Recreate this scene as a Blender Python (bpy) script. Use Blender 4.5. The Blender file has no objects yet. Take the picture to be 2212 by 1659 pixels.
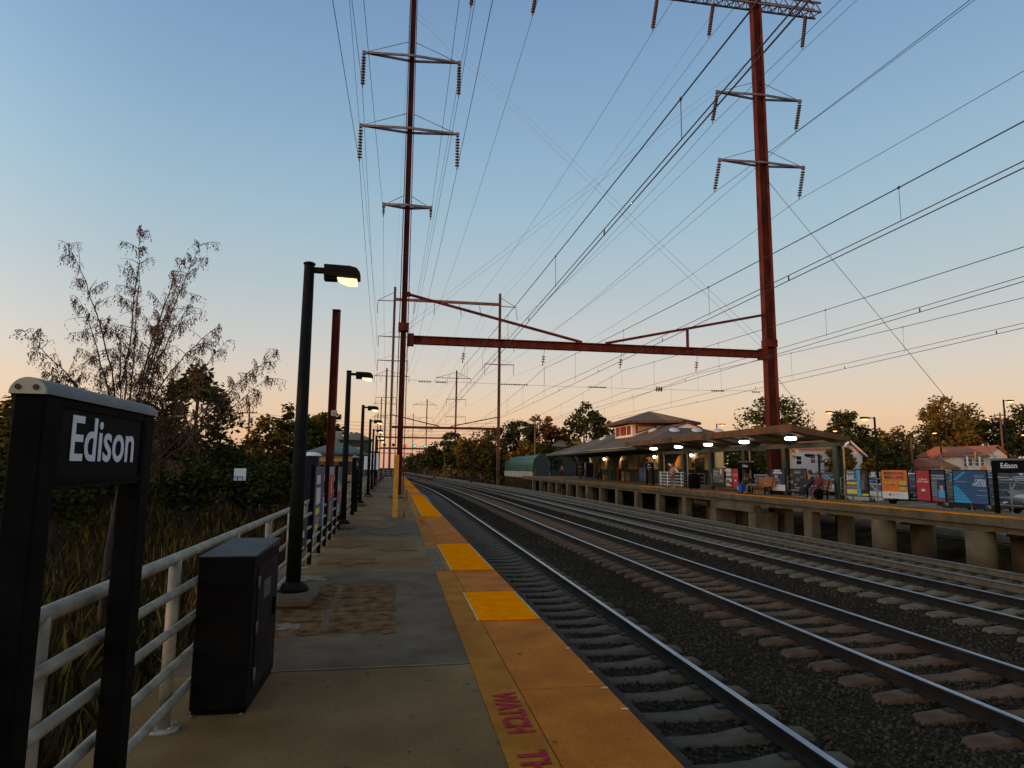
import bpy, math, random
import numpy as np
from mathutils import Vector, Matrix

random.seed(7)
rng = np.random.default_rng(11)
sc = bpy.context.scene
col = sc.collection

# ---------------------------------------------------------------- camera
cam_d = bpy.data.cameras.new('camera')
cam = bpy.data.objects.new('camera', cam_d)
col.objects.link(cam)
_R = [[0.986035, -0.166265, 0.009535], [0.030792, 0.125747, -0.991584], [0.163667, 0.97803, 0.12911]]
_rt, _dn, _fw = (Vector(r) for r in _R)
cam.matrix_world = Matrix(((_rt.x, -_dn.x, -_fw.x, 0), (_rt.y, -_dn.y, -_fw.y, 0), (_rt.z, -_dn.z, -_fw.z, 1.5), (0, 0, 0, 1)))
cam_d.sensor_width = 36.0
cam_d.lens = 36.0 * 1400 / 2212
cam_d.clip_start = 0.05
cam_d.clip_end = 5000
sc.camera = cam

# ---------------------------------------------------------------- sky, sun, exposure
SUN_AZ = math.radians(248)      # compass-like angle, clockwise from +Y: low sun to the left and a little behind
SUN_EL = math.radians(2.2)
sun_dir = Vector((math.sin(SUN_AZ) * math.cos(SUN_EL), math.cos(SUN_AZ) * math.cos(SUN_EL), math.sin(SUN_EL)))
w = bpy.data.worlds.new('World')
sc.world = w
w.use_nodes = True
nt = w.node_tree
nt.nodes.clear()
sky = nt.nodes.new('ShaderNodeTexSky')
sky.sky_type = 'NISHITA'
sky.sun_disc = False
sky.sun_elevation = SUN_EL
sky.sun_rotation = SUN_AZ
sky.air_density = 1.0
sky.dust_density = 1.0
sky.ozone_density = 1.6
def _lin(c):
    return tuple((v / 12.92 if v <= 0.04045 else ((v + 0.055) / 1.055) ** 2.4) for v in (x / 255 for x in c))
tc = nt.nodes.new('ShaderNodeTexCoord')
sx = nt.nodes.new('ShaderNodeSeparateXYZ')
nt.links.new(tc.outputs['Generated'], sx.inputs[0])
ramp = nt.nodes.new('ShaderNodeValToRGB')
ramp.color_ramp.interpolation = 'B_SPLINE'
_stops = [(0.0, (224, 164, 142)), (0.02, (230, 176, 144)), (0.045, (240, 194, 152)), (0.085, (238, 208, 174)), (0.135, (224, 211, 196)), (0.19, (206, 208, 205)),
          (0.26, (187, 201, 207)), (0.36, (164, 194, 211)), (0.48, (141, 176, 205)), (0.64, (115, 152, 194)), (1.0, (80, 98, 120))]
for i, (p, c) in enumerate(_stops):
    e = ramp.color_ramp.elements[i] if i < 2 else ramp.color_ramp.elements.new(p)
    e.position = p
    e.color = _lin(c) + (1,)
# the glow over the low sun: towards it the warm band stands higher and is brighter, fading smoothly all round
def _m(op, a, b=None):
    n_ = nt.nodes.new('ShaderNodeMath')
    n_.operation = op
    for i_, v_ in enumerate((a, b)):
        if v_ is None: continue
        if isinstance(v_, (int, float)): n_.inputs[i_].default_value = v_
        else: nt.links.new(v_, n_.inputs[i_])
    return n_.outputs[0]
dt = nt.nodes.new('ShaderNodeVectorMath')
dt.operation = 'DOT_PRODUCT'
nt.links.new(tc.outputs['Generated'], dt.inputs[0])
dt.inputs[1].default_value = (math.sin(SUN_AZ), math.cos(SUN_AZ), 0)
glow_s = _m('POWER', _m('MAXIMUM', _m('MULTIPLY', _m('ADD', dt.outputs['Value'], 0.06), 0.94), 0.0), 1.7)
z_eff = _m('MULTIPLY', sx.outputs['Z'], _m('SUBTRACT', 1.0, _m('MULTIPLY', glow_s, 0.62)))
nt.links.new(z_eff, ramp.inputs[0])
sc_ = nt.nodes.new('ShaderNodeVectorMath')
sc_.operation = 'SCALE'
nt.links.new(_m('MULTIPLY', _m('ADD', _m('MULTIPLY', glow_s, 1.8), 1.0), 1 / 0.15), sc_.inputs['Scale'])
nt.links.new(ramp.outputs[0], sc_.inputs[0])
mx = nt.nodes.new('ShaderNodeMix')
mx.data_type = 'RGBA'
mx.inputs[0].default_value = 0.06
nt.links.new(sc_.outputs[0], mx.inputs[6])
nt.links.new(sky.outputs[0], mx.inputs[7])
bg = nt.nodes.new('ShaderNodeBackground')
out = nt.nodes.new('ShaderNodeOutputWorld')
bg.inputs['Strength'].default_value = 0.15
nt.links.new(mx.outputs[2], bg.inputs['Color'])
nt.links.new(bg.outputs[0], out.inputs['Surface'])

sun_l = bpy.data.lights.new('sun', 'SUN')
sun_l.energy = 2.2
sun_l.angle = math.radians(0.6)
sun_l.color = (1.0, 0.45, 0.18)
sun = bpy.data.objects.new('sun', sun_l)
sun.rotation_euler = sun_dir.to_track_quat('Z', 'Y').to_euler()
sun.location = (0, 0, 60)
col.objects.link(sun)

vs = sc.view_settings
vs.view_transform = 'Standard'
vs.look = 'None'
vs.gamma = 1
vs.use_curve_mapping = False
vs.exposure = 0.0
sc.cycles.max_bounces = 6

# ---------------------------------------------------------------- helpers
def mat(name, c, rough=0.7, metal=0.0, var=0.25, scale=6.0, bump=0.0, bscale=80.0, emit=None, estr=0.0, c2=None, spec=0.5, island=0.0, detail=4.0, stretch=None, speck=0.0, sscale=70.0):
    """Procedural material: base colour broken up by noise (c2 = second colour), optional fine bump."""
    m = bpy.data.materials.new(name)
    m.use_nodes = True
    n = m.node_tree
    b = n.nodes['Principled BSDF']
    b.inputs['Roughness'].default_value = rough
    b.inputs['Metallic'].default_value = metal
    b.inputs['Specular IOR Level'].default_value = spec
    tc = n.nodes.new('ShaderNodeTexCoord')
    src = tc.outputs['Object']
    if stretch:
        mp = n.nodes.new('ShaderNodeMapping')
        mp.inputs['Scale'].default_value = stretch
        n.links.new(src, mp.inputs[0])
        src = mp.outputs[0]
    nz = n.nodes.new('ShaderNodeTexNoise')
    nz.inputs['Scale'].default_value = scale
    nz.inputs['Detail'].default_value = detail
    n.links.new(src, nz.inputs['Vector'])
    rp = n.nodes.new('ShaderNodeValToRGB')
    rp.color_ramp.elements[0].position = 0.32
    rp.color_ramp.elements[1].position = 0.68
    a = tuple(x * (1 - var) for x in c)
    z = tuple(min(1, x * (1 + var)) for x in c) if c2 is None else c2
    rp.color_ramp.elements[0].color = a + (1,)
    rp.color_ramp.elements[1].color = z + (1,)
    n.links.new(nz.outputs[0], rp.inputs[0])
    res = rp.outputs[0]
    if island:
        ge = n.nodes.new('ShaderNodeNewGeometry')
        mr = n.nodes.new('ShaderNodeMapRange')
        mr.inputs[3].default_value = 1 - island
        mr.inputs[4].default_value = 1 + island
        n.links.new(ge.outputs['Random Per Island'], mr.inputs[0])
        vm = n.nodes.new('ShaderNodeVectorMath')
        vm.operation = 'SCALE'
        n.links.new(res, vm.inputs[0])
        n.links.new(mr.outputs[0], vm.inputs['Scale'])
        res = vm.outputs[0]
    if speck:                                   # fine aggregate grain plus broad mottling
        for sc_k, lo, hi, am in ((sscale, .56, .70, speck), (sscale * .33, .58, .72, speck * .6), (.45, .35, .70, speck * .45)):
            n3 = n.nodes.new('ShaderNodeTexNoise')
            n3.inputs['Scale'].default_value = sc_k
            n3.inputs['Detail'].default_value = 3
            n.links.new(src, n3.inputs['Vector'])
            mr = n.nodes.new('ShaderNodeMapRange')
            for i_, v_ in ((1, lo), (2, hi), (3, 1.0), (4, 1.0 - am)):
                mr.inputs[i_].default_value = v_
            n.links.new(n3.outputs[0], mr.inputs[0])
            vm = n.nodes.new('ShaderNodeVectorMath')
            vm.operation = 'SCALE'
            n.links.new(res, vm.inputs[0])
            n.links.new(mr.outputs[0], vm.inputs['Scale'])
            res = vm.outputs[0]
    n.links.new(res, b.inputs['Base Color'])
    if bump:
        n2 = n.nodes.new('ShaderNodeTexNoise')
        n2.inputs['Scale'].default_value = bscale
        n2.inputs['Detail'].default_value = 3
        n.links.new(src, n2.inputs['Vector'])
        bp = n.nodes.new('ShaderNodeBump')
        bp.inputs['Strength'].default_value = bump
        bp.inputs['Distance'].default_value = 0.02
        n.links.new(n2.outputs[0], bp.inputs['Height'])
        n.links.new(bp.outputs[0], b.inputs['Normal'])
    if emit:
        b.inputs['Emission Color'].default_value = emit + (1,)
        b.inputs['Emission Strength'].default_value = estr
    return m


class MB:
    """Collects primitive shapes into one mesh."""
    def __init__(s):
        s.v, s.f, s.m, s.sm = [], [], [], []
        s.cur = 0

    def face(s, idx, smooth=False):
        s.f.append(tuple(idx)); s.m.append(s.cur); s.sm.append(smooth)

    def box(s, cx, cy, cz, dx, dy, dz, rz=0.0, ry=0.0, ch=0.0):
        """box by centre and full size; ch chamfers the vertical and top edges"""
        M = Matrix.Rotation(rz, 3, 'Z') @ Matrix.Rotation(ry, 3, 'Y')
        hx, hy, hz = dx / 2, dy / 2, dz / 2
        if ch <= 0:
            pts = [(-hx, -hy, -hz), (hx, -hy, -hz), (hx, hy, -hz), (-hx, hy, -hz), (-hx, -hy, hz), (hx, -hy, hz), (hx, hy, hz), (-hx, hy, hz)]
            fs = [(0, 3, 2, 1), (4, 5, 6, 7), (0, 1, 5, 4), (1, 2, 6, 5), (2, 3, 7, 6), (3, 0, 4, 7)]
        else:
            c = min(ch, hx * .9, hy * .9, hz * .9)
            ring = lambda x, y, k, z: [(-x + k, -y, z), (x - k, -y, z), (x, -y + k, z), (x, y - k, z), (x - k, y, z), (-x + k, y, z), (-x, y - k, z), (-x, -y + k, z)]
            pts = ring(hx - c, hy - c, c * .5, -hz) + ring(hx, hy, c, -hz + c) + ring(hx, hy, c, hz - c) + ring(hx - c, hy - c, c * .5, hz)
            fs = [tuple(range(7, -1, -1)), tuple(range(24, 32))]
            for r in range(3):
                for i in range(8):
                    j = (i + 1) % 8
                    fs.append((r * 8 + i, r * 8 + j, r * 8 + 8 + j, r * 8 + 8 + i))
        o = len(s.v)
        for p in pts:
            q = M @ Vector(p)
            s.v.append((q.x + cx, q.y + cy, q.z + cz))
        for f in fs:
            s.face([o + i for i in f])
        return s

    def bx(s, x0, x1, y0, y1, z0, z1, ch=0.0):
        return s.box((x0 + x1) / 2, (y0 + y1) / 2, (z0 + z1) / 2, abs(x1 - x0), abs(y1 - y0), abs(z1 - z0), ch=ch)

    def tube(s, pts, r, n=8, cap=True, smooth=True):
        """round bar along a list of points; r a number or one radius per point"""
        P = [Vector(p) for p in pts]
        k = len(P)
        rr = [r] * k if isinstance(r, (int, float)) else list(r)
        o = len(s.v)
        ref = None
        for i, p in enumerate(P):
            d = (P[min(i + 1, k - 1)] - P[max(i - 1, 0)]).normalized()
            if ref is None:
                ref = Vector((0, 0, 1)) if abs(d.z) < 0.9 else Vector((1, 0, 0))
            u = d.cross(ref)
            if u.length < 1e-5:
                u = d.cross(Vector((0, 1, 0)))
            u.normalize()
            v = u.cross(d).normalized()
            ref = v
            for j in range(n):
                a = 2 * math.pi * j / n
                q = p + (u * math.cos(a) + v * math.sin(a)) * rr[i]
                s.v.append(tuple(q))
        for i in range(k - 1):
            for j in range(n):
                b = o + i * n
                s.face((b + j, b + n + j, b + n + (j + 1) % n, b + (j + 1) % n), smooth)
        if cap:
            s.face([o + j for j in range(n)])
            s.face([o + (k - 1) * n + j for j in range(n - 1, -1, -1)])
        return s

    def bar(s, a, b, wdt, hgt):
        """square bar from a to b (wdt sideways, hgt upward)"""
        a, b = Vector(a), Vector(b)
        d = (b - a).normalized()
        u = d.cross(Vector((0, 0, 1)))
        if u.length < 1e-4:
            u = Vector((1, 0, 0))
        u.normalize()
        v = u.cross(d).normalized()
        o = len(s.v)
        for p in (a, b):
            for sx, sy in ((-1, -1), (1, -1), (1, 1), (-1, 1)):
                s.v.append(tuple(p + u * sx * wdt / 2 + v * sy * hgt / 2))
        for f in ((0, 1, 2, 3), (7, 6, 5, 4), (0, 4, 5, 1), (1, 5, 6, 2), (2, 6, 7, 3), (3, 7, 4, 0)):
            s.face([o + i for i in f])
        return s

    def lathe(s, prof, c=(0, 0, 0), n=12, smooth=True, axis='Z'):
        """prof = [(r, h)...] turned about an axis through c"""
        o = len(s.v)
        for r, h in prof:
            for j in range(n):
                a = 2 * math.pi * j / n
                p = (r * math.cos(a), r * math.sin(a), h)
                if axis == 'X':
                    p = (h, p[0], p[1])
                elif axis == 'Y':
                    p = (p[0], h, p[1])
                s.v.append((p[0] + c[0], p[1] + c[1], p[2] + c[2]))
        for i in range(len(prof) - 1):
            for j in range(n):
                b = o + i * n
                s.face((b + j, b + (j + 1) % n, b + n + (j + 1) % n, b + n + j), smooth)
        if prof[0][0] > 1e-6:
            s.face([o + j for j in range(n - 1, -1, -1)])
        if prof[-1][0] > 1e-6:
            s.face([o + (len(prof) - 1) * n + j for j in range(n)])
        return s

    def prism(s, poly, axis, a, b):
        """2D polygon swept from a to b along axis; polygon coords are the two other axes in order"""
        o = len(s.v)
        k = len(poly)
        for t in (a, b):
            for p, q in poly:
                s.v.append({'X': (t, p, q), 'Y': (p, t, q), 'Z': (p, q, t)}[axis])
        s.face([o + i for i in range(k - 1, -1, -1)])
        s.face([o + k + i for i in range(k)])
        for i in range(k):
            j = (i + 1) % k
            s.face((o + i, o + j, o + k + j, o + k + i))
        return s

    def poly(s, pts):
        o = len(s.v)
        s.v += [tuple(p) for p in pts]
        s.face(range(o, o + len(pts)))
        return s

    def mesh(s, name, mats):
        me = bpy.data.meshes.new(name)
        me.from_pydata(s.v, [], s.f)
        for m in (mats if isinstance(mats, (list, tuple)) else [mats]):
            me.materials.append(m)
        me.polygons.foreach_set('material_index', s.m)
        me.polygons.foreach_set('use_smooth', s.sm)
        me.update()
        return me

    def build(s, name, mats, parent=None, loc=None, **k):
        o = bpy.data.objects.new(name, s.mesh(name, mats))
        col.objects.link(o)
        if parent is not None:
            o.parent = parent
        if loc is not None:
            o.location = loc
        return tag(o, **k)


def tag(o, label=None, cat=None, group=None, kind=None):
    if label: o['label'] = label
    if cat: o['category'] = cat
    if group: o['group'] = group
    if kind: o['kind'] = kind
    return o


def empty(name, loc=(0, 0, 0), rz=0.0, **k):
    o = bpy.data.objects.new(name, None)
    o.location = loc
    o.rotation_euler = (0, 0, rz)
    o.empty_display_size = 0.2
    col.objects.link(o)
    return tag(o, **k)


def inst(me, name, parent=None, loc=(0, 0, 0), rot=(0, 0, 0), scale=(1, 1, 1), **k):
    o = bpy.data.objects.new(name, me)
    o.location, o.rotation_euler, o.scale = loc, rot, scale
    col.objects.link(o)
    if parent is not None:
        o.parent = parent
    return tag(o, **k)


def copy_tree(o, parent=None):
    c = o.copy()
    col.objects.link(c)
    c.parent = parent
    for ch in o.children:
        copy_tree(ch, c)
    return c


def raw(name, V, F, mats, parent=None, smooth=False, **k):
    """mesh straight from numpy arrays, all faces with the same number of corners"""
    V = np.asarray(V, dtype=np.float32); F = np.asarray(F, dtype=np.int32)
    me = bpy.data.meshes.new(name)
    me.vertices.add(len(V)); me.vertices.foreach_set('co', V.ravel())
    n, c = F.shape
    me.loops.add(n * c); me.loops.foreach_set('vertex_index', F.ravel())
    me.polygons.add(n)
    me.polygons.foreach_set('loop_start', np.arange(n, dtype=np.int32) * c)
    me.polygons.foreach_set('loop_total', np.full(n, c, dtype=np.int32))
    me.update(calc_edges=True)
    for m in (mats if isinstance(mats, (list, tuple)) else [mats]):
        me.materials.append(m)
    o = bpy.data.objects.new(name, me)
    col.objects.link(o)
    if parent is not None:
        o.parent = parent
    return tag(o, **k)


def text(name, s, size, mt, parent=None, loc=(0, 0, 0), rot=(0, 0, 0), sx=1.0, bold=0.0, ext=0.001, align='CENTER', space=1.0):
    c = bpy.data.curves.new(name, 'FONT')
    c.body = s
    c.size = size
    c.align_x = align
    c.align_y = 'CENTER'
    c.extrude = ext
    c.offset = bold
    c.space_character = space
    c.resolution_u = 4
    c.materials.append(mt)
    tmp = bpy.data.objects.new(name, c)
    me = bpy.data.meshes.new_from_object(tmp)
    bpy.data.objects.remove(tmp)
    o = bpy.data.objects.new(name, me)
    o.location, o.rotation_euler, o.scale = loc, rot, (sx, 1, 1)
    col.objects.link(o)
    if parent is not None:
        o.parent = parent
    return o


PI = math.pi
NP = lambda x, y: x - 0.0085 * y                 # the near platform runs very slightly off the tracks' line


def bend(y):                                     # the tracks straighten up to y = 50 and swing left beyond
    return 0.0 if y < 50 else (-0.047 * (y - 50) ** 2 / 100 if y < 100 else -0.047 * (y - 75))


FPZ = lambda y: 0.2 + 0.003 * (min(y, 110) - 17)     # top of the far platform
RAIL = -1.07                                     # top of rail
GND = -1.345                                     # ballast level

# ---------------------------------------------------------------- materials
M = {}
M['concrete'] = mat('platform_concrete', (0.224, 0.110, 0.034), 0.85, var=0.28, scale=1.1, bump=0.35, bscale=120, c2=(0.263, 0.148, 0.058), detail=12, spec=0.15, speck=0.45)
M['concrete_grey'] = mat('grey_concrete', (0.123, 0.076, 0.040), 0.85, var=0.2, scale=2.2, bump=0.35, bscale=140, c2=(0.168, 0.110, 0.065), detail=12, spec=0.15, speck=0.4)
M['aggregate'] = mat('exposed_aggregate', (0.112, 0.047, 0.013), 0.9, var=0.45, scale=7, bump=0.9, bscale=60, c2=(0.246, 0.118, 0.040), detail=14, spec=0.1, speck=0.5)
M['yellow_worn'] = mat('worn_yellow_paint', (0.493, 0.125, 0.010), 0.8, var=0.22, scale=2.2, bump=0.3, bscale=120, c2=(0.560, 0.162, 0.016), detail=12, spec=0.1, speck=0.28)
M['yellow_strip'] = mat('ochre_paint', (0.426, 0.129, 0.009), 0.8, var=0.25, scale=2.5, bump=0.3, bscale=120, c2=(0.482, 0.168, 0.013), detail=12, spec=0.1, speck=0.3)
M['tactile'] = mat('tactile_yellow', (0.88, 0.215, 0.0004), 0.75, var=0.10, scale=5, c2=(0.95, 0.255, 0.0008), spec=0.0)
M['stain'] = mat('dark_stain', (0.07, 0.06, 0.05), 0.9, var=0.4, scale=9)
M['white_edge'] = mat('pale_sealant', (0.46, 0.36, 0.20), 0.8, scale=20, spec=0.1)
M['red_stencil'] = mat('red_stencil_paint', (0.36, 0.020, 0.030), 0.8, var=0.35, scale=26, c2=(0.46, 0.035, 0.045), spec=0.05)
M['rubber'] = mat('rub_board', (0.034, 0.024, 0.016), 0.85, var=0.3, scale=5, bump=0.3, bscale=40, spec=0.1)
M['ballast'] = mat('ballast_bed', (0.024, 0.017, 0.011), 0.95, var=0.5, scale=30, bump=1.0, bscale=30, c2=(0.054, 0.038, 0.025), detail=8, spec=0.0)
M['stone'] = mat('ballast_stone', (0.052, 0.036, 0.023), 0.95, var=0.25, scale=0.6, island=0.5, c2=(0.072, 0.049, 0.030), spec=0.05)
M['stone_pale'] = mat('pale_ballast_stone', (0.095, 0.086, 0.076), 0.95, var=0.2, scale=0.6, island=0.5, c2=(0.11, 0.10, 0.088), spec=0.2)
M['steel'] = mat('polished_rail_steel', (0.36, 0.37, 0.39), 0.36, metal=1.0, var=0.15, scale=3)
M['rail_side'] = mat('rusty_rail_web', (0.022, 0.014, 0.009), 0.85, var=0.3, scale=4, bump=0.3, spec=0.2)
M['rail_brown'] = mat('brown_rail_web', (0.12, 0.085, 0.045), 0.8, var=0.3, scale=4, bump=0.3)
for k_, c_, d_ in (('t1', (0.095, 0.064, 0.040), (0.135, 0.096, 0.064)), ('t2', (0.105, 0.052, 0.026), (0.160, 0.092, 0.054)), ('t3', (0.14, 0.098, 0.058), (0.20, 0.150, 0.100)), ('t4', (0.10, 0.067, 0.035), (0.14, 0.10, 0.058))):
    M['sleeper_' + k_] = mat('concrete_sleeper_' + k_, c_, 0.85, var=0.2, scale=3.5, bump=0.4, bscale=60, c2=d_, detail=7, spec=0.15)
M['clip'] = mat('rail_clip_steel', (0.04, 0.03, 0.022), 0.7)
M['white_paint'] = mat('galvanised_railing', (0.25, 0.21, 0.145), 0.55, metal=0.1, var=0.35, scale=9, bump=0.1, c2=(0.31, 0.27, 0.20), spec=0.3)
M['black'] = mat('black_painted_steel', (0.0045, 0.0038, 0.0032), 0.75, var=0.4, scale=10, spec=0.06)
M['black_gloss'] = mat('black_enamel', (0.005, 0.0042, 0.0036), 0.7, var=0.5, scale=4, spec=0.08)
M['lamp_pole'] = mat('dark_bronze_pole', (0.0075, 0.0065, 0.0052), 0.7, var=0.3, scale=8, spec=0.1)
M['red_steel'] = mat('oxide_red_steel', (0.072, 0.011, 0.007), 0.8, var=0.4, scale=2.5, bump=0.25, c2=(0.125, 0.024, 0.012), spec=0.15, stretch=(1, 1, .35), detail=8)
M['rust_far'] = mat('weathered_red_steel', (0.13, 0.045, 0.025), 0.8, var=0.3, scale=0.6, c2=(0.20, 0.09, 0.05))
M['galv'] = mat('grey_galvanised_arm', (0.16, 0.12, 0.11), 0.6, metal=0.3, var=0.3, scale=3)
M['insulator'] = mat('brown_porcelain', (0.10, 0.065, 0.058), 0.4, var=0.2)
M['insulator_red'] = mat('red_brown_porcelain', (0.16, 0.05, 0.035), 0.35, var=0.2)
M['wire'] = mat('weathered_wire', (0.025, 0.022, 0.022), 0.7, var=0.1)
M['yellow_post'] = mat('safety_yellow', (0.62, 0.25, 0.008), 0.6, var=0.18, scale=7)
M['white'] = mat('white_paint', (0.70, 0.70, 0.68), 0.7, var=0.12, scale=10)
M['letter'] = mat('white_lettering', (0.66, 0.70, 0.76), 0.6, var=0.06, scale=10)
M['pier'] = mat('weathered_concrete_pier', (0.12, 0.078, 0.034), 0.9, var=0.35, scale=1.5, bump=0.4, bscale=40, c2=(0.17, 0.120, 0.062), detail=8)
M['slab_edge'] = mat('platform_edge_concrete', (0.10, 0.066, 0.030), 0.9, var=0.3, scale=1.5, bump=0.3, bscale=40, c2=(0.14, 0.098, 0.050))
M['asphalt'] = mat('asphalt', (0.19, 0.145, 0.105), 0.95, var=0.3, scale=3, bump=0.3, bscale=90, spec=0.0)
M['soil'] = mat('dark_soil', (0.026, 0.018, 0.009), 0.95, var=0.5, scale=1.2, bump=0.8, bscale=14, c2=(0.055, 0.037, 0.017), detail=8, spec=0.0)
M['grass'] = mat('dry_grass', (0.040, 0.029, 0.010), 0.9, var=0.3, scale=0.3, island=0.5, c2=(0.068, 0.032, 0.013), spec=0.05)
M['green_steel'] = mat('green_painted_steel', (0.030, 0.050, 0.030), 0.55, var=0.25, scale=5)
M['cream'] = mat('cream_stucco', (0.62, 0.42, 0.18), 0.8, var=0.1, scale=3, bump=0.15)
M['pale_wall'] = mat('off_white_stucco', (0.72, 0.62, 0.50), 0.8, var=0.06, scale=3)
M['green_wall'] = mat('dark_green_boards', (0.022, 0.030, 0.020), 0.7, var=0.2, scale=5)
M['maroon'] = mat('maroon_trim', (0.16, 0.018, 0.012), 0.6, var=0.2, scale=5)
M['shingle'] = mat('grey_brown_shingles', (0.115, 0.082, 0.060), 0.9, var=0.25, scale=5, bump=0.6, bscale=14, stretch=(1, 4, 1), spec=0.2, c2=(0.16, 0.115, 0.085))
M['fascia'] = mat('brown_fascia', (0.085, 0.050, 0.027), 0.75, var=0.2, scale=3, spec=0.15)
M['glass'] = mat('dark_glass', (0.02, 0.022, 0.025), 0.08, var=0.1, spec=0.8)
M['glass_pale'] = mat('pale_lit_glass', (0.42, 0.37, 0.22), 0.25, var=0.1)
M['glow'] = mat('lamp_white', (0.9, 0.85, 0.75), 0.4, emit=(1.0, 0.86, 0.68), estr=9.0)
M['glow_y'] = mat('lamp_sodium', (0.9, 0.7, 0.3), 0.4, emit=(1.0, 0.66, 0.24), estr=2.6)
M['glow_o'] = mat('lamp_orange', (0.9, 0.5, 0.2), 0.4, emit=(1.0, 0.42, 0.10), estr=4.0)
M['wood'] = mat('bench_wood', (0.30, 0.11, 0.04), 0.7, var=0.3, scale=4, stretch=(8, 1, 8))
M['wood_pole'] = mat('utility_pole_wood', (0.13, 0.06, 0.035), 0.9, var=0.3, scale=4, stretch=(6, 6, 1))
M['tree_bark'] = mat('bark', (0.05, 0.033, 0.022), 0.95, var=0.35, scale=6, bump=0.5, bscale=20)
M['leaf_dark'] = mat('dark_green_leaves', (0.035, 0.041, 0.009), 0.8, var=0.3, scale=0.5, island=0.55, c2=(0.064, 0.063, 0.012), spec=0.05)
M['leaf_olive'] = mat('olive_leaves', (0.104, 0.088, 0.015), 0.8, var=0.3, scale=0.4, island=0.55, c2=(0.173, 0.096, 0.018), spec=0.05)
M['leaf_red'] = mat('russet_leaves', (0.186, 0.048, 0.012), 0.8, var=0.3, scale=0.4, island=0.55, c2=(0.211, 0.093, 0.017), spec=0.05)
M['leaf_orange'] = mat('orange_leaves', (0.203, 0.083, 0.012), 0.8, var=0.3, scale=0.4, island=0.55, c2=(0.121, 0.090, 0.017), spec=0.05)
M['leaf_brown'] = mat('withered_brown_leaves', (0.110, 0.062, 0.042), 0.9, var=0.3, scale=0.8, island=0.5, c2=(0.17, 0.085, 0.055), spec=0.0)

# ---------------------------------------------------------------- ground
gm = MB()
gm.poly([(-1500, -400, -2.1), (1500, -400, -2.1), (1500, 2600, -2.1), (-1500, 2600, -2.1)])
gm.build('ground', M['soil'], kind='structure')

# ballast bed: a strip with shoulders that follows the tracks
V, F = [], []
ys = [-30 + i * 5 for i in range(130)]
prof = [(-1.0, -2.15), (1.2, GND - .02), (1.72, GND), (4.6, GND - .01), (5.35, GND - .09), (6.0, GND), (9.1, GND - .01), (9.7, GND - .08), (10.4, GND), (13.3, GND - .02), (13.8, GND - .07), (14.1, GND - .05), (16.9, GND - .06), (19.0, GND - .35), (21.5, -2.15)]
for y in ys:
    for x, z in prof:
        V.append((x + bend(y), y, z))
k = len(prof)
for i in range(len(ys) - 1):
    for j in range(k - 1):
        F.append((i * k + j, i * k + j + 1, (i + 1) * k + j + 1, (i + 1) * k + j))
raw('ballast_bed', V, F, M['ballast'], kind='structure')


def stones(name, n, mt, ylo, yhi, size, label, xs=None):
    """loose angular stones lying on the ballast bed"""
    y = ylo * (yhi / ylo) ** rng.random(n)
    x = 1.65 + rng.random(n) * 15.2
    if xs is not None:
        x = xs[0] + rng.random(n) * (xs[1] - xs[0])
    z = np.interp(x, [p[0] for p in prof], [p[1] for p in prof]) + rng.uniform(-.012, .020, n)
    s = size * rng.uniform(.55, 1.35, n)
    base = np.array([(1, 0, 0), (-1, 0, 0), (0, 1, 0), (0, -1, 0), (0, 0, .8), (0, 0, -.8)], dtype=np.float32)
    P = base[None] * rng.uniform(.55, 1.25, (n, 6, 1)) + rng.uniform(-.25, .25, (n, 6, 3))
    a = rng.random(n) * 2 * PI
    ca, sa = np.cos(a)[:, None], np.sin(a)[:, None]
    X = P[:, :, 0] * ca - P[:, :, 1] * sa
    Y = P[:, :, 0] * sa + P[:, :, 1] * ca
    P = np.stack([X, Y, P[:, :, 2]], -1) * s[:, None, None] + np.stack([x, y, z], -1)[:, None]
    f = np.array([(0, 2, 4), (2, 1, 4), (1, 3, 4), (3, 0, 4), (2, 0, 5), (1, 2, 5), (3, 1, 5), (0, 3, 5)])
    Fs = (f[None] + np.arange(n)[:, None, None] * 6).reshape(-1, 3)
    return raw(name, P.reshape(-1, 3), Fs, mt, label=label, cat='gravel', kind='stuff')


stones('ballast_stones', 95000, M['stone'], 2.2, 42, 0.031, 'dark crushed stone ballast between the four tracks')
stones('ballast_stones', 9000, M['stone_pale'], 9, 45, 0.036, 'paler grey crushed stone beside the farthest track', (13.0, 18.6))

# ---------------------------------------------------------------- tracks
def sleeper_mesh(mt):
    b = MB()
    st = [(-1.42, .105, .10), (-1.36, .125, .16), (-1.0, .128, .19), (-.62, .128, .185), (-.35, .118, .145), (0, .112, .135), (.35, .118, .145), (.62, .128, .185), (1.0, .128, .19), (1.36, .125, .16), (1.42, .105, .10)]
    for x, hw, zt in st:
        b.v += [(x, -hw - .03, 0), (x, -hw, zt - .02), (x, -hw + .025, zt), (x, hw - .025, zt), (x, hw, zt - .02), (x, hw + .03, 0)]
    for i in range(len(st) - 1):
        for j in range(5):
            b.face((i * 6 + j, i * 6 + j + 1, i * 6 + 7 + j, i * 6 + 6 + j))
    b.face((0, 5, 4, 3, 2, 1)); e = (len(st) - 1) * 6
    b.face((e, e + 1, e + 2, e + 3, e + 4, e + 5))
    b.cur = 1
    for sx in (-1, 1):
        for o in (-.14, .14):
            b.box(sx * .84 + o, 0, .20, .09, .11, .035)
    return b.mesh('sleeper', [mt, M['clip']])


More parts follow.
